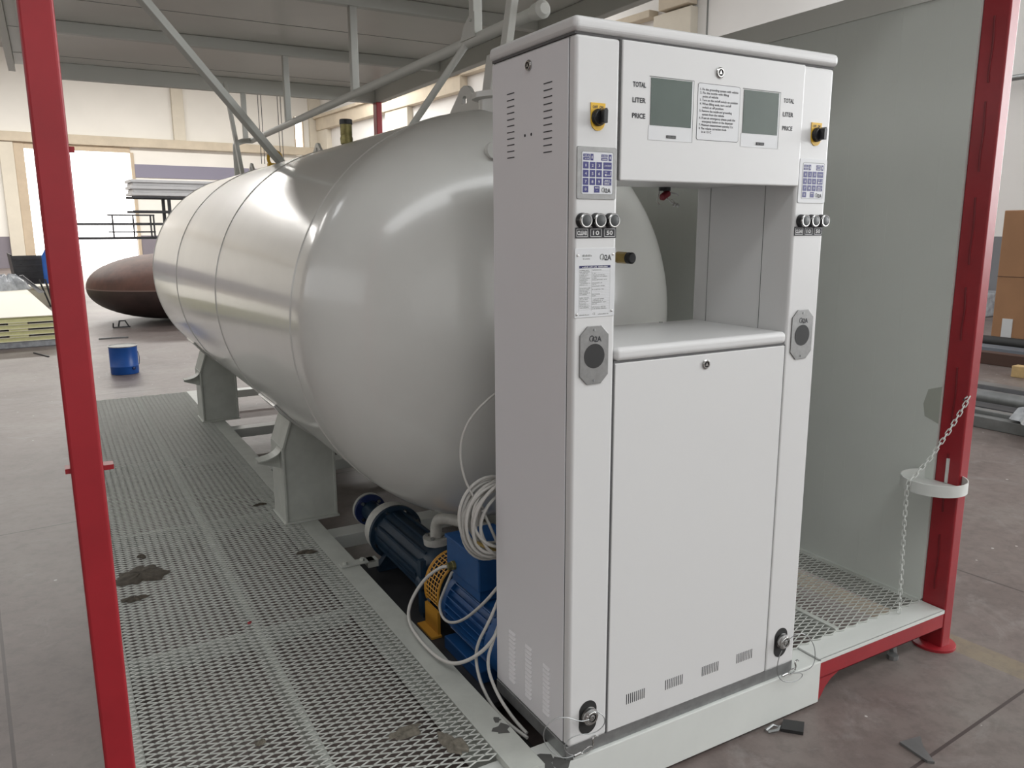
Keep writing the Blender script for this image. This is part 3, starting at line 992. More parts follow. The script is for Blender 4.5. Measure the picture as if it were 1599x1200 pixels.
# ---- controls of the two columns
def logo(mb, mg, x, z, h, y):
    """grey looped Q followed by black 2A"""
    r = h * .42
    cx, cz = x + r * 1.1, z + r * 1.1
    n = 18
    vs = []; fs = []
    for k in range(n + 1):
        a = math.radians(-60 + 300 * k / n)
        for rr in (r * 1.08, r * .72):
            vs.append((cx + rr * math.cos(a) * .9, y, cz + rr * math.sin(a) * 1.05))
    for k in range(n):
        fs.append((2 * k, 2 * k + 1, 2 * k + 3, 2 * k + 2))
    mg.add(vs, fs)
    mg.add([(cx - r * .1, y - .0001, z), (cx + r * .15, y - .0001, z), (cx + r * .75, y - .0001, z + h * .75), (cx + r * .5, y - .0001, z + h * .75)], [(0, 1, 2, 3)])
    mb.add([(cx + r * .55, y - .0002, z + h * .72), (cx + r * .8, y - .0002, z + h * .72), (cx + r * 1.3, y - .0002, z), (cx + r * 1.05, y - .0002, z)], [(0, 1, 2, 3)])
    put_text(mb, '2A', cx + r * 1.15, z, h * .8, y - .0002, w=h * 1.15, bold=h * .03)


def rotary(x, z, col):
    s = MB()
    pts = [(x - .022, z - .008)] + [(x - .022 * math.cos(a), z - .008 - .024 * math.sin(a)) for a in [math.pi * k / 10 for k in range(1, 10)]] + [(x + .022, z - .008), (x + .022, z + .035), (x - .022, z + .035)]
    s.prism(pts, 'Y', -.0025, 0); sw = D('rotary_switch', M['yellow'], s, col); sw['label'] = 'yellow off/on switch plate'
    t = MB(); put_text(t, 'OFF', x - .017, z + .0215, .007, -.0028, w=.015, bold=.0003); put_text(t, 'ON', x + .004, z + .0215, .007, -.0028, w=.011, bold=.0003)
    D('switch_lettering', M['ink'], t, sw)
    k = MB(); k.lathe((x, -.002, z), (0, -1, 0), [(0, .021), (.006, .021), (.008, .019), (.014, .0185), (.016, .016)], 28)
    k.prism([(x - .006, z - .016), (x + .006, z - .016), (x + .007, z + .014), (x + .003, z + .020), (x - .006, z + .015)], 'Y', -.036, -.014)
    kn = D('switch_knob', M['black'], k, sw, smooth=False, bevel=.001)
    return sw


def keypad(x0, x1, z0, z1, metal, col):
    b = MB(); b.prism(rrect(x0, x1, z0, z1, .005), 'Y', -.0025, 0)
    fr = D('keypad_frame', M['stainless'] if metal else M['label'], b, col, bevel=.0006)
    fr['label'] = 'brushed steel keypad frame' if metal else 'white keypad frame'
    ix0, ix1, iz0, iz1 = x0 + .014, x1 - .012, z0 + .013, z1 - .013
    b = MB(); b.prism(rrect(ix0 - .0008, ix1 + .0014, iz0 - .0006, iz1 + .0014, .005), 'Y', -.0028, -.001); D('keypad_rim', M['inkgrey'], b, fr)
    b = MB(); b.prism(rrect(ix0, ix1, iz0, iz1, .0045), 'Y', -.0031, -.001); kf = D('keypad_face', M['keywhite'], b, fr)
    W = ix1 - ix0; H = iz1 - iz0
    keys = MB(); tx = MB(); ak = MB()

    def key(u0, u1, v0, v1, s=None, mb=keys, two=False):
        a0, a1 = ix0 + W * u0, ix0 + W * u1; c1, c0 = iz1 - H * v0, iz1 - H * v1
        mb.box(a0, a1, -.0037, -.0030, c0, c1)
        if s and s[0] == '#':
            put_strokes(tx, a0 + (a1 - a0) * .12, (c0 + c1) / 2 - .0014, (a1 - a0) * .76, .0028, -.0039, len(s))
        elif s:
            hh = (c1 - c0) * (.42 if len(s) == 1 else .26)
            put_text(tx, s, (a0 + a1) / 2, (c0 + c1) / 2 - hh / 2, hh, -.0039, w=min((a1 - a0) * .75, hh * (.3 if s == '1' else .75) * len(s)), align='C')
    key(.04, .24, .05, .115, '#'); key(.04, .24, .13, .195, '##'); key(.27, .36, .045, .20)
    key(.62, .82, .05, .115, '###'); key(.62, .82, .13, .195, '####'); key(.86, .95, .045, .20)
    for u in (.315, .905):
        a = ix0 + W * u
        tx.add([(a - .0012, -.0039, iz1 - H * .16), (a + .0012, -.0039, iz1 - H * .16), (a + .0012, -.0039, iz1 - H * .09), (a - .0012, -.0039, iz1 - H * .09)], [(0, 1, 2, 3)])
    n = 1
    for r in range(3):
        v0 = .235 + r * .193
        for c in range(3):
            key(.035 + c * .215, .035 + c * .215 + .175, v0, v0 + .165, str(n)); n += 1
        key(.69, .96, v0, v0 + .165, ('SYSTEM', None, None)[r])
    # enter arrow and split key
    a0 = ix0 + W * .72
    z1_, z2_ = iz1 - H * .455, iz1 - H * .545
    tx.box(a0 + .006, a0 + W * .21, -.0039, -.0038, z2_, z2_ + .0013); tx.box(a0 + W * .2, a0 + W * .2 + .0013, -.0039, -.0038, z2_, z1_)
    tx.add([(a0 + .006, -.0039, z2_ + .0045), (a0 + .006, -.0039, z2_ - .003), (a0 + .001, -.0039, z2_ + .0006)], [(0, 1, 2)])
    put_strokes(tx, a0, iz1 - H * .475, .010, .0028, -.0039, 8)
    put_strokes(tx, ix0 + W * .74, iz1 - H * .685, .016, .0036, -.0039, 9)
    put_strokes(tx, ix0 + W * .73, iz1 - H * .765, .018, .0036, -.0039, 10)
    tx.box(ix0 + W * .71, ix0 + W * .94, -.0039, -.0038, iz1 - H * .708, iz1 - H * .700)
    key(.035, .21, .81, .965, '0'); key(.40, .575, .81, .965)
    put_strokes(tx, ix0 + W * .43, iz1 - H * .865, .011, .0030, -.0039, 11)
    put_text(tx, '.', ix0 + W * .4875, iz1 - H * .92, .006, -.0039, align='C', bold=.0004)
    D('keys', M['keyblue'], keys, kf); D('key_lettering', M['keywhite'] if False else M['inkwhite'], tx, kf)
    lb = MB(); lg = MB(); logo(lb, lg, ix0 + W * .63, iz1 - H * .965, H * .135, -.0036)
    D('logo_black', M['ink'], lb, kf); D('logo_grey', M['inkgrey'], lg, kf)


def buttons(xs, z, col, lx0, lx1):
    for x in xs:
        b = MB(); b.lathe((x, 0, z), (0, -1, 0), [(0, .0195), (.005, .0195), (.008, .0185), (.018, .0178)], 32)
        pb = D('push_button', M['black'], b, col, smooth=True)
        b = MB(); b.lathe((x, -.0175, z), (0, -1, 0), [(0, .0183), (.004, .0183), (.0052, .0168), (.0050, .0142)], 32, cap=False); D('button_ring', M['chrome'], b, pb, smooth=True)
        b = MB(); b.lathe((x, -.0180, z), (0, -1, 0), [(0, .0150), (.0035, .0146), (.0046, .012)], 28); D('button_top', mat_btn, b, pb, smooth=True)
    w_ = (lx1 - lx0) / 3
    for k, s_ in enumerate(('CLEAR', '10', '50')):
        a0 = lx0 + k * w_ + .0005; a1 = a0 + w_ - .001
        zc = z - .031
        b = MB(); b.box(a0, a1, -.0015, 0, zc - .0135, zc + .0135); lb_ = D('button_label', M['ink'], b, col, bevel=.0005)
        t = MB()
        ir = .0035
        for (p, q, r, s2) in ((a0 + ir, a1 - ir, zc + .0090, zc + .0102), (a0 + ir, a1 - ir, zc - .0102, zc - .0090), (a0 + ir, a0 + ir + .0012, zc - .0102, zc + .0102), (a1 - ir - .0012, a1 - ir, zc - .0102, zc + .0102)):
            t.box(p, q, -.0018, -.0014, r, s2)
        put_text(t, s_, (a0 + a1) / 2, zc - .0052, .0108, -.0018, w=.030 if k == 0 else .019, align='C', bold=.0006)
        D('label_lettering', M['inkwhite'], t, lb_)


mat_btn = mat('button_face', (0.055, 0.06, 0.062), 0.45)


def nozzle_plate(x, z, col, w_=.0465):
    h = .078
    c = .024
    pts = [(x - w_, z - h + c), (x - w_ + c, z - h), (x + w_ - c, z - h), (x + w_, z - h + c), (x + w_, z + h - c), (x + w_ - c, z + h), (x - w_ + c, z + h), (x - w_, z + h - c)]
    b = MB(); b.prism(pts, 'Y', -.004, 0); np_ = D('nozzle_plate', M['stainless'], b, col, bevel=.0012); np_['label'] = 'eight-sided brushed steel plate with round socket'
    b = MB(); b.lathe((x, -.0046, z - .002), (0, 1, 0), [(0, .033), (.0005, .0315), (.003, .030)], 40, cap=True); D('socket', M['rubber'], b, np_)
    b = MB()
    for s_ in (-1, 1):
        b.lathe((x, -.004, z + s_ * .068), (0, -1, 0), [(0, .0035), (.0015, .003)], 12)
    D('screws', M['galv'], b, np_)
    lb = MB(); lg = MB(); logo(lb, lg, x - .018, z + .036, .019, -.0044)
    D('logo', M['ink'], lb, np_); D('logo_loop', M['ink'], lg, np_)


def coupling(x, z, col, mirror):
    s = -1 if mirror else 1
    pts = [(x + .031 * math.cos(a), z + (.022 if math.sin(a) >= 0 else -.022) + .031 * math.sin(a)) for a in [2 * math.pi * k / 36 + .001 for k in range(36)]]
    b = MB(); b.prism(pts, 'Y', -.001, .002); hc = D('hose_opening', M['rubber'], b, col); hc['label'] = 'black oval hose opening with steel coupling'
    p = Vector((x + .001, -.0005, z + .009))
    b = MB(); b.lathe(p, (0, -1, 0), [(0, .024), (.005, .0255), (.006, .023), (.010, .023), (.011, .0255), (.016, .0255), (.018, .020), (.022, .0195), (.0235, .018), (.023, .013), (.018, .012)], 36)
    cb = D('coupling_body', M['chrome'], b, hc, smooth=True)
    b = MB(); b.lathe(p + Vector((0, -.0175, 0)), (0, -1, 0), [(0, .012), (.001, .0115)], 24); D('coupling_bore', M['black'], b, cb)
    b = MB(); b.lathe(p + Vector((0, -.018, 0)), (0, -1, 0), [(0, .009), (.004, .009), (.005, .007), (.005, .004), (.001, .004)], 24); D('coupling_core', M['chrome'], b, cb, smooth=True)
    return hc


rotary(.068, dz(1.752), colL); rotary(.874, dz(1.752), colR)
keypad(.006, .128, dz(1.552), dz(1.681), True, colL); keypad(.811, .931, dz(1.552), dz(1.682), False, colR)
buttons((.024, .068, .112), dz(1.4985), colL, .003, .133); buttons((.832, .876, .920), dz(1.4985), colR, .806, .933)
nozzle_plate(.067, dz(1.148), colL); nozzle_plate(.868, dz(1.148), colR, .0475)
coupling(.067, dz(.078), colL, False); coupling(.868, dz(.090), colR, False)

# data plate on the left column
b = MB(); b.prism(rrect(.003, .1315, dz(1.250), dz(1.429), .003), 'Y', -.0016, 0); dpl = D('data_plate', M['label'], b, colL, bevel=.0004); dpl['label'] = 'white data plate with printed specification table'
lb = MB(); lg = MB(); logo(lb, lg, .080, dz(1.397), .018, -.0018)
D('logo_black', M['ink'], lb, dpl); D('logo_grey', M['inkgrey'], lg, dpl)
b = MB(); b.box(.0165, .116, -.0019, -.0015, dz(1.3775), dz(1.384)); D('heading_bar', M['inkblue'], b, dpl)
b = MB(); put_strokes(b, .026, dz(1.379), .08, .0032, -.0021, 3); D('heading_lettering', M['inkwhite'], b, dpl)
b = MB()
put_strokes(b, .025, dz(1.407), .030, .006, -.0018, 4); put_strokes(b, .028, dz(1.400), .022, .0030, -.0018, 5)
r = random.Random(21)
for k in range(25):
    z = 1.3715 - k * .0042
    if r.random() < .85:
        put_strokes(b, .0185, dz(z), .018 + .016 * r.random(), .0023, -.0018, k)
    if r.random() < .75:
        put_strokes(b, .058, dz(z), .012 + .036 * r.random(), .0023, -.0018, 50 + k)
    b.box(.0165, .115, -.0017, -.0016, dz(z - .0010), dz(z - .0008))
for x in (.0165, .056, .115):
    b.box(x, x + .0004, -.0017, -.0016, dz(1.266), dz(1.377))
put_text(b, 'CE', .061, dz(1.2555), .006, -.0018, w=.008); put_strokes(b, .018, dz(1.2555), .032, .0026, -.0018, 6); put_strokes(b, .078, dz(1.2555), .034, .0026, -.0018, 7)
D('plate_lettering', M['inkgrey'], b, dpl)
b = MB()
for x, z in ((.011, 1.411), (.123, 1.412), (.010, 1.259), (.122, 1.264)):
    b.lathe((x, -.0016, dz(z)), (0, -1, 0), [(0, .0035), (.0015, .003), (.002, .001)], 12)
D('rivets', M['chrome'], b, dpl, smooth=True)


# tether wires with snap hooks below each coupling
def tether(pts_a, hook, label):
    t = empty('tether_wire', (hook[0], -.03, .172), label, 'wire')
    MB().tube(pts_a, .0014, 6, smooth=3).build('wire_loop', M['galv'], t, smooth=True)
    hx_, hy_, hz_ = hook
    MB().cyl((hx_ - .012, hy_, hz_ - .001), (hx_ + .012, hy_, hz_ + .001), .0045, 10).build('crimp_sleeve', M['chrome'], t)
    MB().tube([(hx_ + .012, hy_, hz_), (hx_ + .03, hy_, hz_ + .010), (hx_ + .052, hy_ + .003, hz_ + .008), (hx_ + .058, hy_ + .005, hz_ - .004), (hx_ + .036, hy_, hz_ - .008), (hx_ + .014, hy_, hz_ - .003)], .0022, 8, smooth=2).build('snap_hook', M['chrome'], t, smooth=True)
    MB().tube([(hx_ + .055, hy_ + .003, hz_ + .002), (hx_ + .062, hy_ + .006, hz_ + .012), (hx_ + .058, hy_ + .008, hz_ + .024), (hx_ + .070, hy_ + .010, hz_ + .030), (hx_ + .080, hy_ + .012, hz_ + .024)], .003, 8, smooth=2).build('eye_bolt', M['chrome'], t, smooth=True)
    return t


tether([(.055, -.024, .303), (.02, -.03, .311), (-.028, -.03, .344), (-.074, -.03, .352), (-.104, -.03, .331), (-.104, -.03, .293), (-.073, -.03, .244), (-.038, -.03, .215), (0, -.022, .203), (.01, -.016, .199),
        (-.009, -.02, .21), (-.036, -.03, .242), (-.029, -.03, .266), (.008, -.03, .275), (.069, -.03, .256), (.106, -.03, .269), (.107, -.03, .296), (.09, -.025, .315), (.078, -.02, .318)],
       (.022, -.015, .197), 'thin steel tether wire with snap hook below the left hose coupling')
tether([(.872, -.022, .318), (.90, -.03, .338), (.947, -.03, .332), (1.0, -.03, .283), (1.018, -.03, .221), (1.004, -.03, .186), (.961, -.025, .179), (.90, -.016, .187),
        (.93, -.018, .18), (.965, -.02, .172), (.968, -.02, .155), (.94, -.02, .148), (.897, -.02, .155), (.852, -.02, .18), (.834, -.02, .225), (.842, -.02, .27), (.855, -.02, .288)],
       (.882, -.015, .187), 'thin steel tether wire with snap hook below the right hose coupling')

# ================================================================== PUMP GROUP
PX, PZ = .15, .262
pm = empty('transfer_pump', (PX, 1.4, .10), 'dark blue pump with bolted round flanges lying under the tank', 'pump')
MB().lathe((PX, 1.10, PZ), (0, 1, 0), [(0, .10), (.02, .112), (.10, .112), (.12, .105), (.55, .105), (.60, .112)], 40).build('casing', M['pumpblue'], pm, smooth=True)
f1 = MB().lathe((PX, 1.70, PZ), (0, 1, 0), [(0, .132), (.022, .132)], 40).build('flange', M['pumpblue'], pm, bevel=.002)
MB().lathe((PX, 1.7225, PZ), (0, 1, 0), [(0, .13), (.07, .128), (.085, .11)], 40).build('flange_ring', M['pipewhite'], pm, smooth=True)
f2 = MB().lathe((PX, 2.06, PZ), (0, 1, 0), [(0, .082), (.018, .082)], 40).build('flange', M['navy'], pm, bevel=.002)
MB().lathe((PX, 2.0785, PZ), (0, 1, 0), [(0, .084), (.02, .084)], 40).build('flange_ring', M['pipewhite'], pm)
MB().lathe((PX, 1.80, PZ), (0, 1, 0), [(0, .05), (.26, .05)], 24).build('suction_neck', M['pumpblue'], pm, smooth=True)
for fp, yy, R_, n in ((f1, 1.70, .112, 8), (f2, 2.06, .062, 4)):
    for k in range(n):
        a = 2 * math.pi * (k + .5) / n
        MB().cyl((PX + R_ * math.cos(a), yy - .012, PZ + R_ * math.sin(a)), (PX + R_ * math.cos(a), yy, PZ + R_ * math.sin(a)), .010, 6).build('bolt', M['chrome'], fp)
for y in (1.14, 1.66):
    b = MB(); b.prism([(PX - .11, .10), (PX + .11, .10), (PX + .11, .125), (PX + .05, .20), (PX - .05, .20), (PX - .11, .125)], 'Y', y, y + .035); b.build('foot', M['pumpblue'], pm)
b = MB()
for k in range(6):
    a = math.radians(200 - 25 * k)
    b.bar((PX + .112 * math.cos(a), 1.2, PZ + .112 * math.sin(a)), (PX + .106 * math.cos(a), 1.68, PZ + .106 * math.sin(a)), .010, .012)
b.build('ribs', M['pumpblue'], pm)
b = MB(); b.lathe((PX - .118, 1.13, PZ - .0), (-1, 0, 0), [(0, .03), (.012, .03), (.02, .02)], 12); b.box(PX - .125, PX - .10, 1.12, 1.15, .13, .36); b.build('bearing_bracket', M['pumpblue'], pm)
MB().box(-.02, .42, .46, 1.8, .08, .10).build('base_plate', M['steeldark'], pm)

dq = empty('discharge_pipe', (.152, 1.24, .37), 'white elbow pipe with round flange rising from the top of the dark blue pump', 'pipe')
MB().lathe((.150, 1.24, .372), (0, 0, 1), [(0, .052), (.018, .054), (.03, .056)], 32).build('flange', M['pipewhite'], dq, smooth=True)
for k in range(4):
    a = math.radians(45 + 90 * k)
    MB().cyl((.150 + .040 * math.cos(a), 1.24 + .04 * math.sin(a), .40), (.150 + .040 * math.cos(a), 1.24 + .04 * math.sin(a), .412), .009, 6).build('bolt', M['galv'], dq)
MB().tube([(.152, 1.24, .40), (.152, 1.24, .455), (.160, 1.22, .490), (.20, 1.16, .497), (.28, .96, .497), (.34, .80, .50)], .025, 16, smooth=2).build('pipe_run', M['pipewhite'], dq, smooth=True)

mo = empty('electric_motor', (PX, .74, .10), 'bright blue finned electric motor beside the dispenser', 'motor')
MB().lathe((PX, .56, PZ - .01), (0, 1, 0), [(0, .105), (.34, .105)], 36).build('motor_body', M['motorblue'], mo, smooth=True)
fb = MB()
for k in range(28):
    a = 2 * math.pi * k / 28
    if 55 < math.degrees(a) < 125:
        continue
    fb.bar((PX + .117 * math.cos(a), .57, PZ - .01 + .117 * math.sin(a)), (PX + .117 * math.cos(a), .89, PZ - .01 + .117 * math.sin(a)), .004, .026, up=(math.cos(a), 0, math.sin(a)))
fb.build('cooling_fins', M['motorblue'], mo)
MB().lathe((PX, .44, PZ - .01), (0, 1, 0), [(0, .08), (.01, .112), (.03, .128), (.12, .130)], 40).build('fan_cover', M['motorblue'], mo, smooth=True)
MB().lathe((PX, .90, PZ - .01), (0, 1, 0), [(0, .12), (.035, .12), (.04, .10), (.06, .06)], 36).build('end_shield', M['motorblue'], mo, smooth=True)
tb = MB(); tb.box(.055, .26, .66, .93, .405, .530); tbo = tb.build('terminal_box', M['motorblue'], mo, bevel=.006)
MB().box(.050, .265, .655, .935, .528, .543).build('box_lid', M['motorblue'], tbo, bevel=.003)
MB().prism([(.07, .36), (.25, .36), (.25, .41), (.07, .41)], 'Y', .68, .91).build('box_neck', M['motorblue'], mo)
for s_ in (-1, 1):
    MB().box(PX + s_ * .10 - .035, PX + s_ * .10 + .035, .58, .88, .10, .150).build('foot', M['motorblue'], mo, bevel=.004)
b = MB(); b.lathe((.056, .86, .44), (-1, 0, 0), [(0, .018), (.012, .018), (.014, .015), (.03, .015)], 8); b.build('cable_gland', M['olive'], mo)
g = empty('coupling_guard', (.10, 1.0, .10), 'orange perforated guard over the coupling between pump and motor', 'guard')
gb = MB()
def gp(a, y, rr=.118):
    return (PX + rr * math.cos(a), y, .26 + rr * math.sin(a) * 1.15)
for k in range(19):
    a0 = math.radians(200 - 8 * k - 4)
    gb.tube([gp(a0, .972), gp(a0, 1.085)], .0028, 4)
for q in range(6):
    y = .972 + .0226 * q
    gb.tube([gp(math.radians(200 - 8 * k - 4), y) for k in range(19)], .0028, 4)
gb.build('guard_mesh', M['guard'], g)
b = MB(); b.tube([gp(math.radians(200 - 8 * k), .968) for k in range(19)], .006, 6); b.tube([gp(math.radians(200 - 8 * k), 1.09) for k in range(19)], .006, 6)
b.box(.028, .040, .968, 1.09, .10, .20); b.box(-.005, .04, .955, 1.10, .10, .108)
b.build('guard_rim', M['guard'], g)

# cables
def cable(pts, r, label, sm=3):
    o = MB().tube(pts, r, 10, smooth=sm).build('cable', M['cable'], smooth=True)
    return tag(o, label, 'cable')


cable([(.026, .86, .44), (.01, .89, .43), (-.03, .966, .357), (-.08, 1.0, .25), (-.11, .93, .212), (-.125, .78, .212), (-.12, .62, .215), (-.09, .52, .24), (-.03, .43, .33), (.03, .43, .42)],
      .0065, 'thick grey cable looping from the motor gland out over the walkway edge')
cable([(.04, .85, .418), (.03, .90, .33), (.015, .93, .25), (.01, .86, .215), (.0, .70, .29), (.0, .52, .44), (.02, .44, .54)], .0055, 'grey cable curving before the orange guard of the motor')
cable([(.02, .44, .50), (-.02, .44, .42), (-.045, .50, .30), (-.05, .47, .21), (-.05, .38, .155), (-.045, .26, .150), (-.03, .18, .15)], .0055, 'outer of two grey cables dropping beside the dispenser base')
cable([(.03, .44, .43), (-.01, .43, .36), (-.035, .44, .27), (-.035, .37, .20), (-.03, .27, .165), (-.02, .20, .15)], .0055, 'inner of two grey cables dropping beside the dispenser base')
cable([(.09, .47, 1.20), (.04, .49, 1.18), (-.045, .51, 1.105), (-.08, .52, 1.02), (-.078, .51, .92), (-.045, .49, .83), (-.01, .47, .79)], .004, 'thin white cable arching across the tank dome into the coil')
cc = empty('cable_coil', (.03, .47, .60), 'bundle of coiled grey cable hanging behind the dispenser edge', 'cable coil')
r = random.Random(8)
for k in range(13):
    cx = .04 + r.uniform(-.02, .035); cz = .752 + r.uniform(-.02, .02); R1 = .112 + r.uniform(-.02, .02); R2 = .125 + r.uniform(-.03, .015)
    cy = .446 + .0066 * k; ph = r.uniform(-.5, .5); tl = r.uniform(-.02, .02)
    MB().tube([(cx + R1 * math.cos(t) * math.cos(ph) - R2 * math.sin(t) * math.sin(ph), cy + tl * math.sin(t), cz + R1 * math.cos(t) * math.sin(ph) + R2 * math.sin(t) * math.cos(ph)) for t in [2 * math.pi * q / 36 for q in range(36)]], .0055, 8, closed=True).build('cable_loop', M['cable'], cc, smooth=True)
MB().tube([(-.03, .46, .80), (.0, .47, .74), (.03, .46, .66), (.05, .47, .60)], .005, 8, smooth=2).build('cable_end', M['cable'], cc, smooth=True)
MB().tube([(-.06, .455, .70), (.0, .46, .66), (.05, .46, .64)], .0065, 8).build('cable_tie', M['brass'], cc)

# dark odds and ends in the trench beside the dispenser
b = MB(); b.box(-.075, -.008, .10, .24, .03, .115)
o = b.build('black_box', M['rubber'], bevel=.004); tag(o, 'black flat box lying in the trench beside the dispenser base', 'box')
b = MB(); b.box(-.075, -.01, .27, .42, .03, .10)
o = b.build('black_box', M['steeldark'], bevel=.004); tag(o, 'dark box in the trench farther back beside the dispenser base', 'box')

# ================================================================== TRAY AND CHAIN
tr = empty('round_tray', (1.72, .08, .70), 'round white shallow tray fixed to the red post at the right', 'tray')
tcx, tcy, tcz, tR = 1.740, .050, .692, .118
MB().lathe((tcx, tcy, tcz), (0, 0, 1), [(0, tR), (.045, tR), (.045, tR - .004), (.006, tR - .004), (.006, .002)], 56).build('pan', M['skidwhite'], tr, smooth=True)
b = MB(); b.box(1.818, 1.826, .045, .055, .70, .80); b.prism([(.035, .69), (.07, .69), (.052, .64)], 'X', 1.80, 1.806)
b.build('bracket', M['skidwhite'], tr)
b = MB(); b.cyl((tcx - .01, tcy - .03, tcz + .006), (tcx - .01, tcy - .03, tcz + .012), .01, 10); b.cyl((tcx + .02, tcy - .06, tcz + .006), (tcx + .02, tcy - .06, tcz + .011), .008, 10)
b.build('screws', M['galv'], tr)


def link_mesh():
    b = MB()
    n = 14; a_, c_ = .0065, .0135
    pts = []
    for k in range(n):
        t = 2 * math.pi * k / n
        x = a_ * math.cos(t); z = a_ * math.sin(t) + (c_ - a_ if math.sin(t) >= 0 else -(c_ - a_))
        pts.append((x, 0, z))
    b.tube(pts, .0021, 6, closed=True)
    return b


ch = empty('chain', (1.80, .15, .19), 'white link chain hanging from the right red post over the tray rim', 'chain')
path = [Vector(p) for p in ((1.812, -.008, 1.05), (1.750, .018, .925), (1.690, .044, .82), (1.640, .066, .755), (1.618, .074, .733), (1.613, .076, .70), (1.616, .076, .60), (1.622, .075, .45), (1.628, .073, .32), (1.632, .072, .192))]
seglen = [0]
for k in range(1, len(path)):
    seglen.append(seglen[-1] + (path[k] - path[k - 1]).length)
proto = None
k = 0
s_ = 0.0
pitch = .0205
while s_ < seglen[-1] and k < 98:
    i = max(j for j in range(len(path) - 1) if seglen[j] <= s_)
    dvec = (path[i + 1] - path[i]).normalized()
    pos = path[i] + dvec * (s_ - seglen[i])
    if proto is None:
        lm = link_mesh(); ob = lm.build('chain_link', M['skidwhite'], None, smooth=True, loc=(0, 0, 0)); proto = ob
    else:
        ob = proto.copy(); COL.objects.link(ob)
    ob.parent = ch
    q = dvec.to_track_quat('Z', 'Y')
    from mathutils import Quaternion
    q = q @ Quaternion((0, 0, 1), math.radians(90 * (k % 2) + 45))
    ob.rotation_mode = 'QUATERNION'
    ob.rotation_quaternion = q
    ob.location = pos - ch.location
    s_ += pitch; k += 1
MB().tube([(1.826, .006, 1.058), (1.81, -.004, 1.06), (1.806, .008, 1.045), (1.82, .012, 1.04)], .003, 6, smooth=1).build('hook', M['chrome'], ch, smooth=True)

# ================================================================== THINGS STANDING IN THE HALL
# blue paint can
cx, cy = hp(.17, 8.8)[:2]
bk = empty('paint_can', (cx, cy, 0), 'blue round metal paint can standing on the floor left of the tank', 'can')
MB().lathe((cx, cy, 0), (0, 0, 1), [(0, .150), (.010, .156), (.09, .156), (.094, .159), (.098, .156), (.315, .156), (.325, .160), (.33, .156)], 40).build('can_body', M['bluecan'], bk, smooth=True)
MB().lathe((cx, cy, .326), (0, 0, 1), [(0, .161), (.010, .161), (.012, .154), (.006, .150)], 40).build('can_rim', M['galv'], bk, smooth=True)
MB().lathe((cx, cy, .330), (0, 0, 1), [(0, .15), (.003, .149)], 40).build('lid', mat('can_lid', (.33, .33, .30), .5, noise=.2, nscale=20), bk)
MB().lathe((cx + .085, cy - .125, .07), (.55, -.8, 0), [(0, .018), (.02, .018), (.022, .01)], 12).build('spout', M['navy'], bk, smooth=True)
MB().tube([(cx + .155, cy - .03, .26), (cx + .168, cy - .03, .20), (cx + .165, cy - .03, .12), (cx + .158, cy - .02, .10)], .004, 6, smooth=1).build('handle', M['navy'], bk, smooth=True)

# rust-brown vessel end lying on the floor
hx_, hy_ = 2.0, 14.75
c0 = hp(hx_, hy_)
vh = empty('vessel_ends', (c0[0], c0[1], 0), 'two rust-brown dished vessel ends lying rim to rim on the floor behind the tank', 'vessel end')
RV, HV = 1.5, .62


def dish(sgn):
    prof = []
    for k in range(15):
        a = math.pi / 2 * k / 14
        prof.append((sgn * (HV - .004) * math.cos(a) ** .95 if k < 14 else 0, max(.001, RV * math.sin(a) ** 1.0)))
    prof.append((-sgn * .0, RV))
    return MB().lathe((c0[0], c0[1], .645 + sgn * .004), (0, 0, 1), [(t, r) for t, r in prof], 64)


dish(1).build('upper_dish', M['rust'], vh, smooth=True)
dish(-1).build('lower_dish', M['rustdark'], vh, smooth=True)
MB().lathe((c0[0], c0[1], .636), (0, 0, 1), [(0, RV - .01), (.0, RV + .005), (.018, RV + .005), (.018, RV - .01)], 64, cap=False).build('rim', M['rustrim'], vh, smooth=True)

# stack of sandwich panels at the left
zs = .10
o = hbox(-4.2, -.25, 11.95, 18.9, 0, .095).build('panel_wrapping', M['plastic'], bevel=.02)
tag(o, 'whitish wrapped bottom layer under the stacked yellow-edged panels', 'wrapping')
nm = ['lowest of four', 'second lowest of four', 'second highest of four', 'topmost of four']
for k in range(4):
    z0 = .10 + k * .092
    e = hp(-2.2, 11.92, z0)
    p = empty('sandwich_panel', e, nm[k] + ' yellow-edged foam panels stacked at the left', 'panel', 'stacked foam panels')
    for x0_, x1_ in ((-4.2, -2.15), (-2.13, -.25)):
        b = hbox(x0_, x1_, 11.93, 19.0, z0 + .006, z0 + .060)
        b.build('foam_core', M['foam'], p)
        b = hbox(x0_, x1_, 11.92, 19.0, z0, z0 + .006); b.box(x0_, x1_, 11.92, 19.0, z0 + .078 if k == 3 else z0 + .060, z0 + .086 if k == 3 else z0 + .066)
        b.build('metal_skin', M['cream'], p)
    b = hbox(-4.2, -.88, 12.0, 18.9, z0 + .066, z0 + .0915); b.box(-.60, -.27, 12.0, 18.9, z0 + .066, z0 + .0915)
    if k < 3:
        b.build('dark_gap_strip', M['darkgap'], p)
        hbox(-.86, -.62, 11.93, 19.0, z0 + .066, z0 + .0915).build('foam_tongue', M['foam'], p)
    else:
        hbox(-4.2, -.25, 11.93, 19.0, z0 + .066, z0 + .078).build('foam_core', M['foam'], p)
ZS = .10 + 3 * .092 + .086
def hblob(name, hx, hy, z, rx, ry, h, m, label, cat, seed):
    q = hp(hx, hy)
    return blob(name, q[0], q[1], z, rx, ry, h, m, label, cat, seed, 18)
hblob('plastic_bundle', -.60, 18.2, ZS, .42, .3, .30, M['plastic'], 'crumpled translucent plastic bundle on the back of the panel stack', 'plastic', 31)
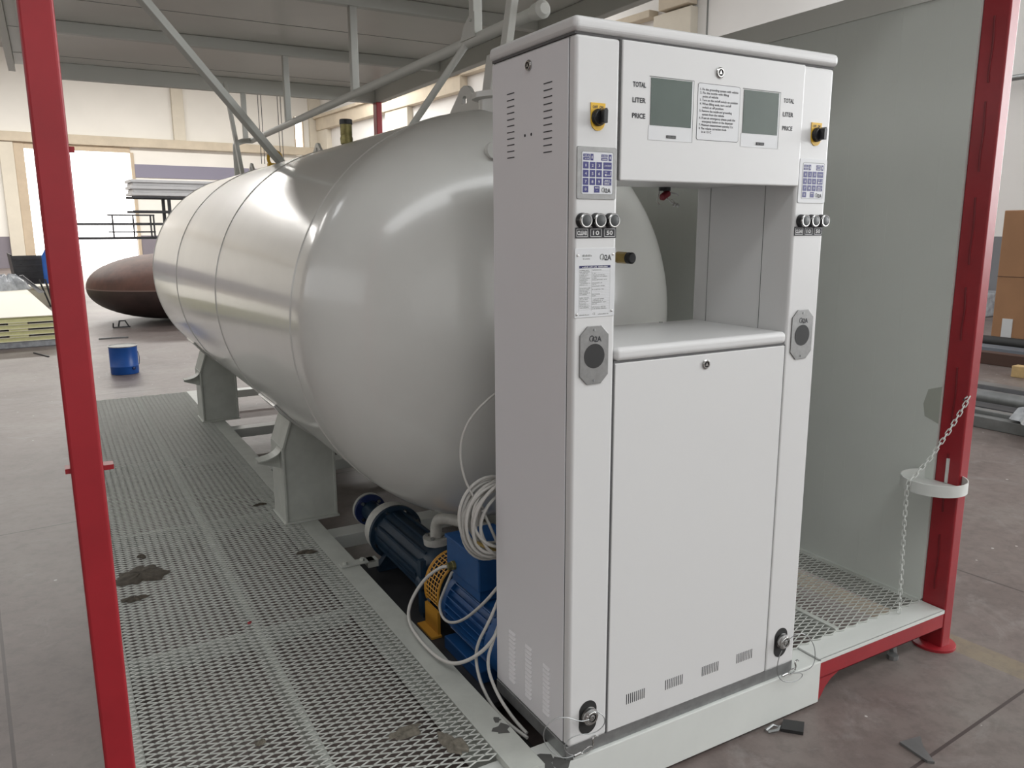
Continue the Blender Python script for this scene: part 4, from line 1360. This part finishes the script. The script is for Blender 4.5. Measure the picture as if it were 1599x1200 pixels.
o = MB(hall_xf).add([(-.40, 17.2, ZS + .33), (-.34, 17.2, ZS + .34), (-.02, 16.9, ZS + .005), (-.12, 16.8, ZS + .002), (-.40, 17.25, ZS + .345), (-.34, 17.25, ZS + .355), (-.02, 16.98, ZS + .02), (-.12, 16.88, ZS + .015)],
                    [(0, 1, 2, 3), (7, 6, 5, 4), (0, 4, 5, 1), (1, 5, 6, 2), (2, 6, 7, 3), (3, 7, 4, 0)]).build('metal_offcut', M['steeldark'])
tag(o, 'dark bent metal offcut leaning on the plastic bundle', 'offcut')
# things behind the stack
t_ = hp(.05, 21.0)
tr2 = MB(hall_xf); pts = [(.43 * 1.0 * math.cos(a), .57 + .57 * math.sin(a)) for a in [math.pi + math.pi * k / 12 for k in range(13)]]
tr2.prism([(-.36 + 0, 1.13), (-.30, .45), (-.12, .08), (.75, .08), (.95, .45), (.98, 1.13), (.95, 1.13), (.90, .47), (.72, .12), (-.09, .12), (-.26, .47), (-.33, 1.13)], 'Y', 20.9, 22.6)
tr2.prism([(-.33, 1.10), (-.26, .47), (-.09, .12), (.72, .12), (.90, .47), (.95, 1.10)], 'Y', 20.9, 20.93)
for k in range(5):
    tr2.box(-.30, .93, 20.88, 20.9, .40 + .15 * k, .43 + .15 * k)
tr2.box(-.2, .8, 21.0, 22.4, 0, .09)
o = tr2.build('steel_trough', M['steeldark']); tag(o, 'dark ribbed steel trough standing beyond the panel stack near the bright gate', 'trough')
b = MB(hall_xf); b.lathe((.36, 20.35, 0), (0, 0, 1), [(0, .12), (1.1, .12), (1.2, .06), (1.25, .04)], 20)
o = b.build('gas_cylinder', M['bluecan'], smooth=True); tag(o, 'blue gas cylinder standing half hidden behind the left red post', 'cylinder')
b = MB(hall_xf); b.box(-.45, .35, 19.3, 20.0, .0, .40); b.box(-.5, .4, 19.25, 20.05, .40, .46)
o = b.build('crate', M['cream'], bevel=.01); tag(o, 'cream low box standing between the panel stack and the dark trough', 'box')
b = MB(hall_xf)
for k in range(4):
    b.bar((.22 + .05 * k, 19.0 - .1 * k, 0), (.05 + .12 * k, 19.05, .62), .03, .03)
o = b.build('scrap_bars', M['steeldark']); tag(o, 'dark thin scrap bars leaning beside the panel stack at the post', 'scrap')
b = MB(hall_xf); b.bar((.30, 11.6, .012), (.40, 11.2, .012), .02, .02); b.bar((-.75, 11.35, .012), (-.42, 11.3, .012), .015, .015); b.bar((-.55, 11.3, .012), (-.42, 10.9, .012), .015, .015)
b = MB(hall_xf).bar((-.62, 11.25, .009), (-.48, 10.75, .009), .02, .014)
o = b.build('scrap_bar', M['steeldark']); tag(o, 'small dark strip lying on the floor before the panel stack', 'scrap')
b = MB(hall_xf); b.bar((.33, 12.3, .012), (.75, 12.25, .012), .03, .02)
o = b.build('scrap_bar', M['steelgrey']); tag(o, 'thin pale bar on the floor between panel stack and rusty vessel ends', 'scrap')
b = MB(hall_xf); b.bar((.75, 13.8, .012), (1.02, 13.75, .012), .03, .02); b.bar((.75, 13.8, .01), (.75, 13.75, .09), .02, .02); b.bar((.86, 13.8, .12), (.96, 13.8, .12), .02, .02); b.bar((.95, 13.8, .12), (1.0, 13.78, .02), .02, .02); b.bar((.84, 13.82, .02), (.86, 13.8, .12), .02, .02)
o = b.build('metal_bracket', M['steeldark']); tag(o, 'little dark metal bracket on the floor before the rusty vessel ends', 'bracket')

# storage rack against the light with profiles on it
rk = empty('storage_rack', hp(4.5, 22.3), 'dark steel storage rack with horizontal rails behind the tank end', 'rack')
for z in (1.48, 1.85, 2.18, 2.56):
    hbox(1.15 if z < 2 else 2.6, 7.2, 22.0, 22.06, z - .03, z + .03).build('rail', M['steeldark'], rk)
    hbox(1.15 if z < 2 else 2.6, 7.2, 22.9, 22.96, z - .03, z + .03).build('rail', M['steeldark'], rk)
for x in (3.5, 7.1):
    for y in (22.07, 22.83):
        hbox(x, x + .08, y, y + .07, 0, 2.6).build('upright', M['steeldark'], rk)
for x in (1.2, 1.9):
    hbox(x, x + .05, 22.07, 22.9, 1.85, 1.88).build('cross_bar', M['steeldark'], rk)
hbox(1.16, 1.22, 22.07, 22.13, 0, 1.85).build('upright', M['steeldark'], rk)
fr = empty('steel_trestle', hp(2.6, 21.9, 1.5), 'small dark welded steel trestle hanging on the rack rails beside the tank end', 'trestle')
for x in (2.05, 2.55, 2.98, 3.06):
    hbox(x, x + .035, 21.9, 21.95, 1.5, 2.08).build('frame_post', M['steeldark'], fr)
for z in (1.62, 2.06):
    hbox(1.95, 3.1, 21.9, 21.95, z, z + .04).build('frame_bar', M['steeldark'], fr)
for k in range(5):
    z = 2.60 + .085 * k
    o = hbox(2.6 + (.05 if k % 2 else 0), 7.1, 22.0 + .02 * (k % 2), 22.9, z, z + .078).build('stacked_profile', M['rackwhite'], bevel=.008)
    tag(o, ['lowest', 'second', 'middle', 'fourth', 'topmost'][k] + ' of the five long white profiles stacked on the rack', 'profile', 'white profiles on the rack')

# ---- right side: cardboard, pipes, timber
b = MB(hall_xf); b.box(11.1, 11.5, -3, 4.0, .02, 1.92)
cb = empty('cardboard_box', hp(11.3, .5), 'big brown cardboard box standing at the white hall wall on the right', 'box')
b.build('box_body', M['cardboard'], cb, bevel=.012)
b = MB(hall_xf); b.box(11.09, 11.101, 3.72, 3.86, .06, .38); b.build('sticker', M['label'], cb)
b = MB(hall_xf); b.box(11.094, 11.101, -3, 4.0, .98, .986); b.build('tape_seam', M['timberdark'], cb)
b = MB(hall_xf); b.box(11.094, 11.0945, 3.76, 3.80, .12, .20)
o = MB(hall_xf).box(14.6, 15.5, 5.7, 6.8, 0, .45).build('foam_block', M['plastic'], bevel=.03); tag(o, 'pale block standing on the floor against the grey wall base at right', 'block')


def rod(name, x, z, m, label, cat, group, w=.10, h=.08, y0=-5, y1=7.5, dx=0.0, rnd=False):
    """long profile on the floor, roughly along the hall"""
    if rnd:
        b = MB(hall_xf).cyl((x, y0, z + w / 2), (x + dx, y1, z + w / 2), w / 2, 16)
    else:
        b = MB(hall_xf)
        b.add([(x - w / 2, y0, z), (x + w / 2, y0, z), (x + dx + w / 2, y1, z), (x + dx - w / 2, y1, z), (x - w / 2, y0, z + h), (x + w / 2, y0, z + h), (x + dx + w / 2, y1, z + h), (x + dx - w / 2, y1, z + h)],
              [(0, 3, 2, 1), (4, 5, 6, 7), (0, 1, 5, 4), (1, 2, 6, 5), (2, 3, 7, 6), (3, 0, 4, 7)])
    o = b.build(name, m, bevel=0 if rnd else .006, smooth=rnd)
    return tag(o, label, cat, group)


G = 'steel bars on the floor at the right'
rod('steel_bar', 5.50, 0, M['steelgrey'], 'nearest grey steel bar lying on the floor beyond the right red post', 'bar', G, .10, .10, dx=.55)
rod('steel_bar', 5.62, 0, M['steelgrey'], 'second nearest grey steel bar beyond the right red post, against the nearest bar', 'bar', G, .10, .13, dx=.55)
rod('steel_bar', 5.75, 0, M['steeldark'], 'dark steel bar third from the right red post', 'bar', G, .10, .10, dx=.55)
rod('steel_bar', 6.02, 0, M['steeldark'], 'dark steel bar in the middle of the floor bars at the right', 'bar', G, .22, .08, dx=.6)
rod('steel_pipe', 6.32, 0, M['steelgrey'], 'thick light grey pipe among the floor bars at the right', 'pipe', G, .16, dx=.6, rnd=True)
rod('steel_pipe', 6.55, 0, M['steeldark'], 'dark pipe directly behind the thick light grey pipe on the floor', 'pipe', G, .16, dx=.6, rnd=True)
rod('steel_bar', 6.85, 0, M['steelgrey'], 'grey bar behind the two floor pipes at the right', 'bar', G, .18, .12, dx=.6)
rod('steel_bar', 7.10, 0, M['steeldark'], 'farthest dark bar of the floor bundle, before the timber', 'bar', G, .10, .08, dx=.6)
rod('timber_beam', 8.45, .0, M['timber'], 'yellow timber beam lying on the floor before the cardboard box, lower one', 'timber', 'timber on the floor at the right', .14, .13, -5, 2.55, dx=.1)
rod('timber_beam', 8.66, .0, M['timber'], 'yellow timber beam behind and beside the lower timber beam', 'timber', 'timber on the floor at the right', .14, .17, -5, 2.35, dx=.1)
rod('timber_beam', 8.95, .0, M['timberdark'], 'dark brown timber beam lying behind the yellow timber', 'timber', 'timber on the floor at the right', .16, .15, -5, 4.0, dx=.3)
rod('steel_bar', 9.85, .0, mat('blue_grey_bar', (.16, .18, .21), .4), 'blue-grey flat bar on the floor between timber and cardboard box', 'bar', G, .30, .06, dx=.8)
rod('steel_pipe', 10.3, .0, M['rubber'], 'black pipe on the floor close before the cardboard box', 'pipe', G, .16, dx=.6, rnd=True)
hblob('plastic_sheet', 5.86, 1.1, .131, .28, .30, .14, M['plastic'], 'crumpled pale plastic sheet lying on the floor bars at the right', 'plastic', 44)

# litter on the floor in front
def plate(name, pts, z, h, m, label, cat='scrap'):
    o = MB().prism(pts, 'Z', z, z + h).build(name, m)
    return tag(o, label, cat)


plate('rubber_pad', [(.845, -.045), (.895, -.012), (.945, -.060), (.895, -.098)], .0005, .012, M['rubber'], 'black square rubber pad on the floor before the end beam')
plate('steel_plate', [(1.135, -.29), (1.225, -.305), (1.18, -.345), (1.14, -.41), (1.125, -.395)], .0005, .008, M['steelgrey'], 'small triangular grey steel plate on the floor at the lower right')
b = MB(); b.cyl((1.60, .06, .001), (1.60, .06, .018), .022, 8); b.cyl((1.63, .075, .001), (1.625, .08, .035), .014, 8)
o = b.build('floor_bolt', M['galv']); tag(o, 'small grey nut and bolt on the floor under the red edge beam', 'bolt')
b = MB(); b.tube([(.80, .01 - .04, .006), (.83, -.045, .012), (.86, -.03, .006), (.84, -.015, .010), (.80, -.02, .006)], .005, 6)
o = b.build('metal_shaving', M['galv'], smooth=True); tag(o, 'curled metal shaving on the floor beside the black rubber pad', 'scrap')

# red connector dangling under the display head
rc = empty('red_connector', (.64, .405, ZB + 1.60), 'small red connector with a black cap hanging under the display head in the opening', 'connector')
MB().cyl((.635, .40, 1.829), (.635, .40, 1.815), .020, 16).build('black_cap', M['black'], rc)
MB().lathe((.655, .40, 1.812), (-1, 0, -.62), [(0, .006), (.006, .012), (.035, .012), (.042, .006)], 14).build('connector_body', M['redbase'], rc, smooth=True)
MB().tube([(.63, .40, 1.815), (.68, .395, 1.806), (.69, .395, 1.80)], .0025, 6).build('clip_wire', M['chrome'], rc)
MB().tube([(.612, .40, 1.815), (.606, .40, 1.79), (.604, .40, 1.778), (.615, .40, 1.770)], .002, 6, smooth=1).build('clip_wire', M['chrome'], rc)
for q in (0, 1):
    MB().lathe((.652 + .014 * q, .40, 1.788 - .0 * q), (.72, 0, -.5), [(0, .0025), (.028, .0025), (.028, .006), (.036, .006)], 10).build('screw', M['chrome'], rc)
MB().tube([(.636, .40, 1.80), (.65, .40, 1.789)], .002, 6).build('clip_wire', M['chrome'], rc)
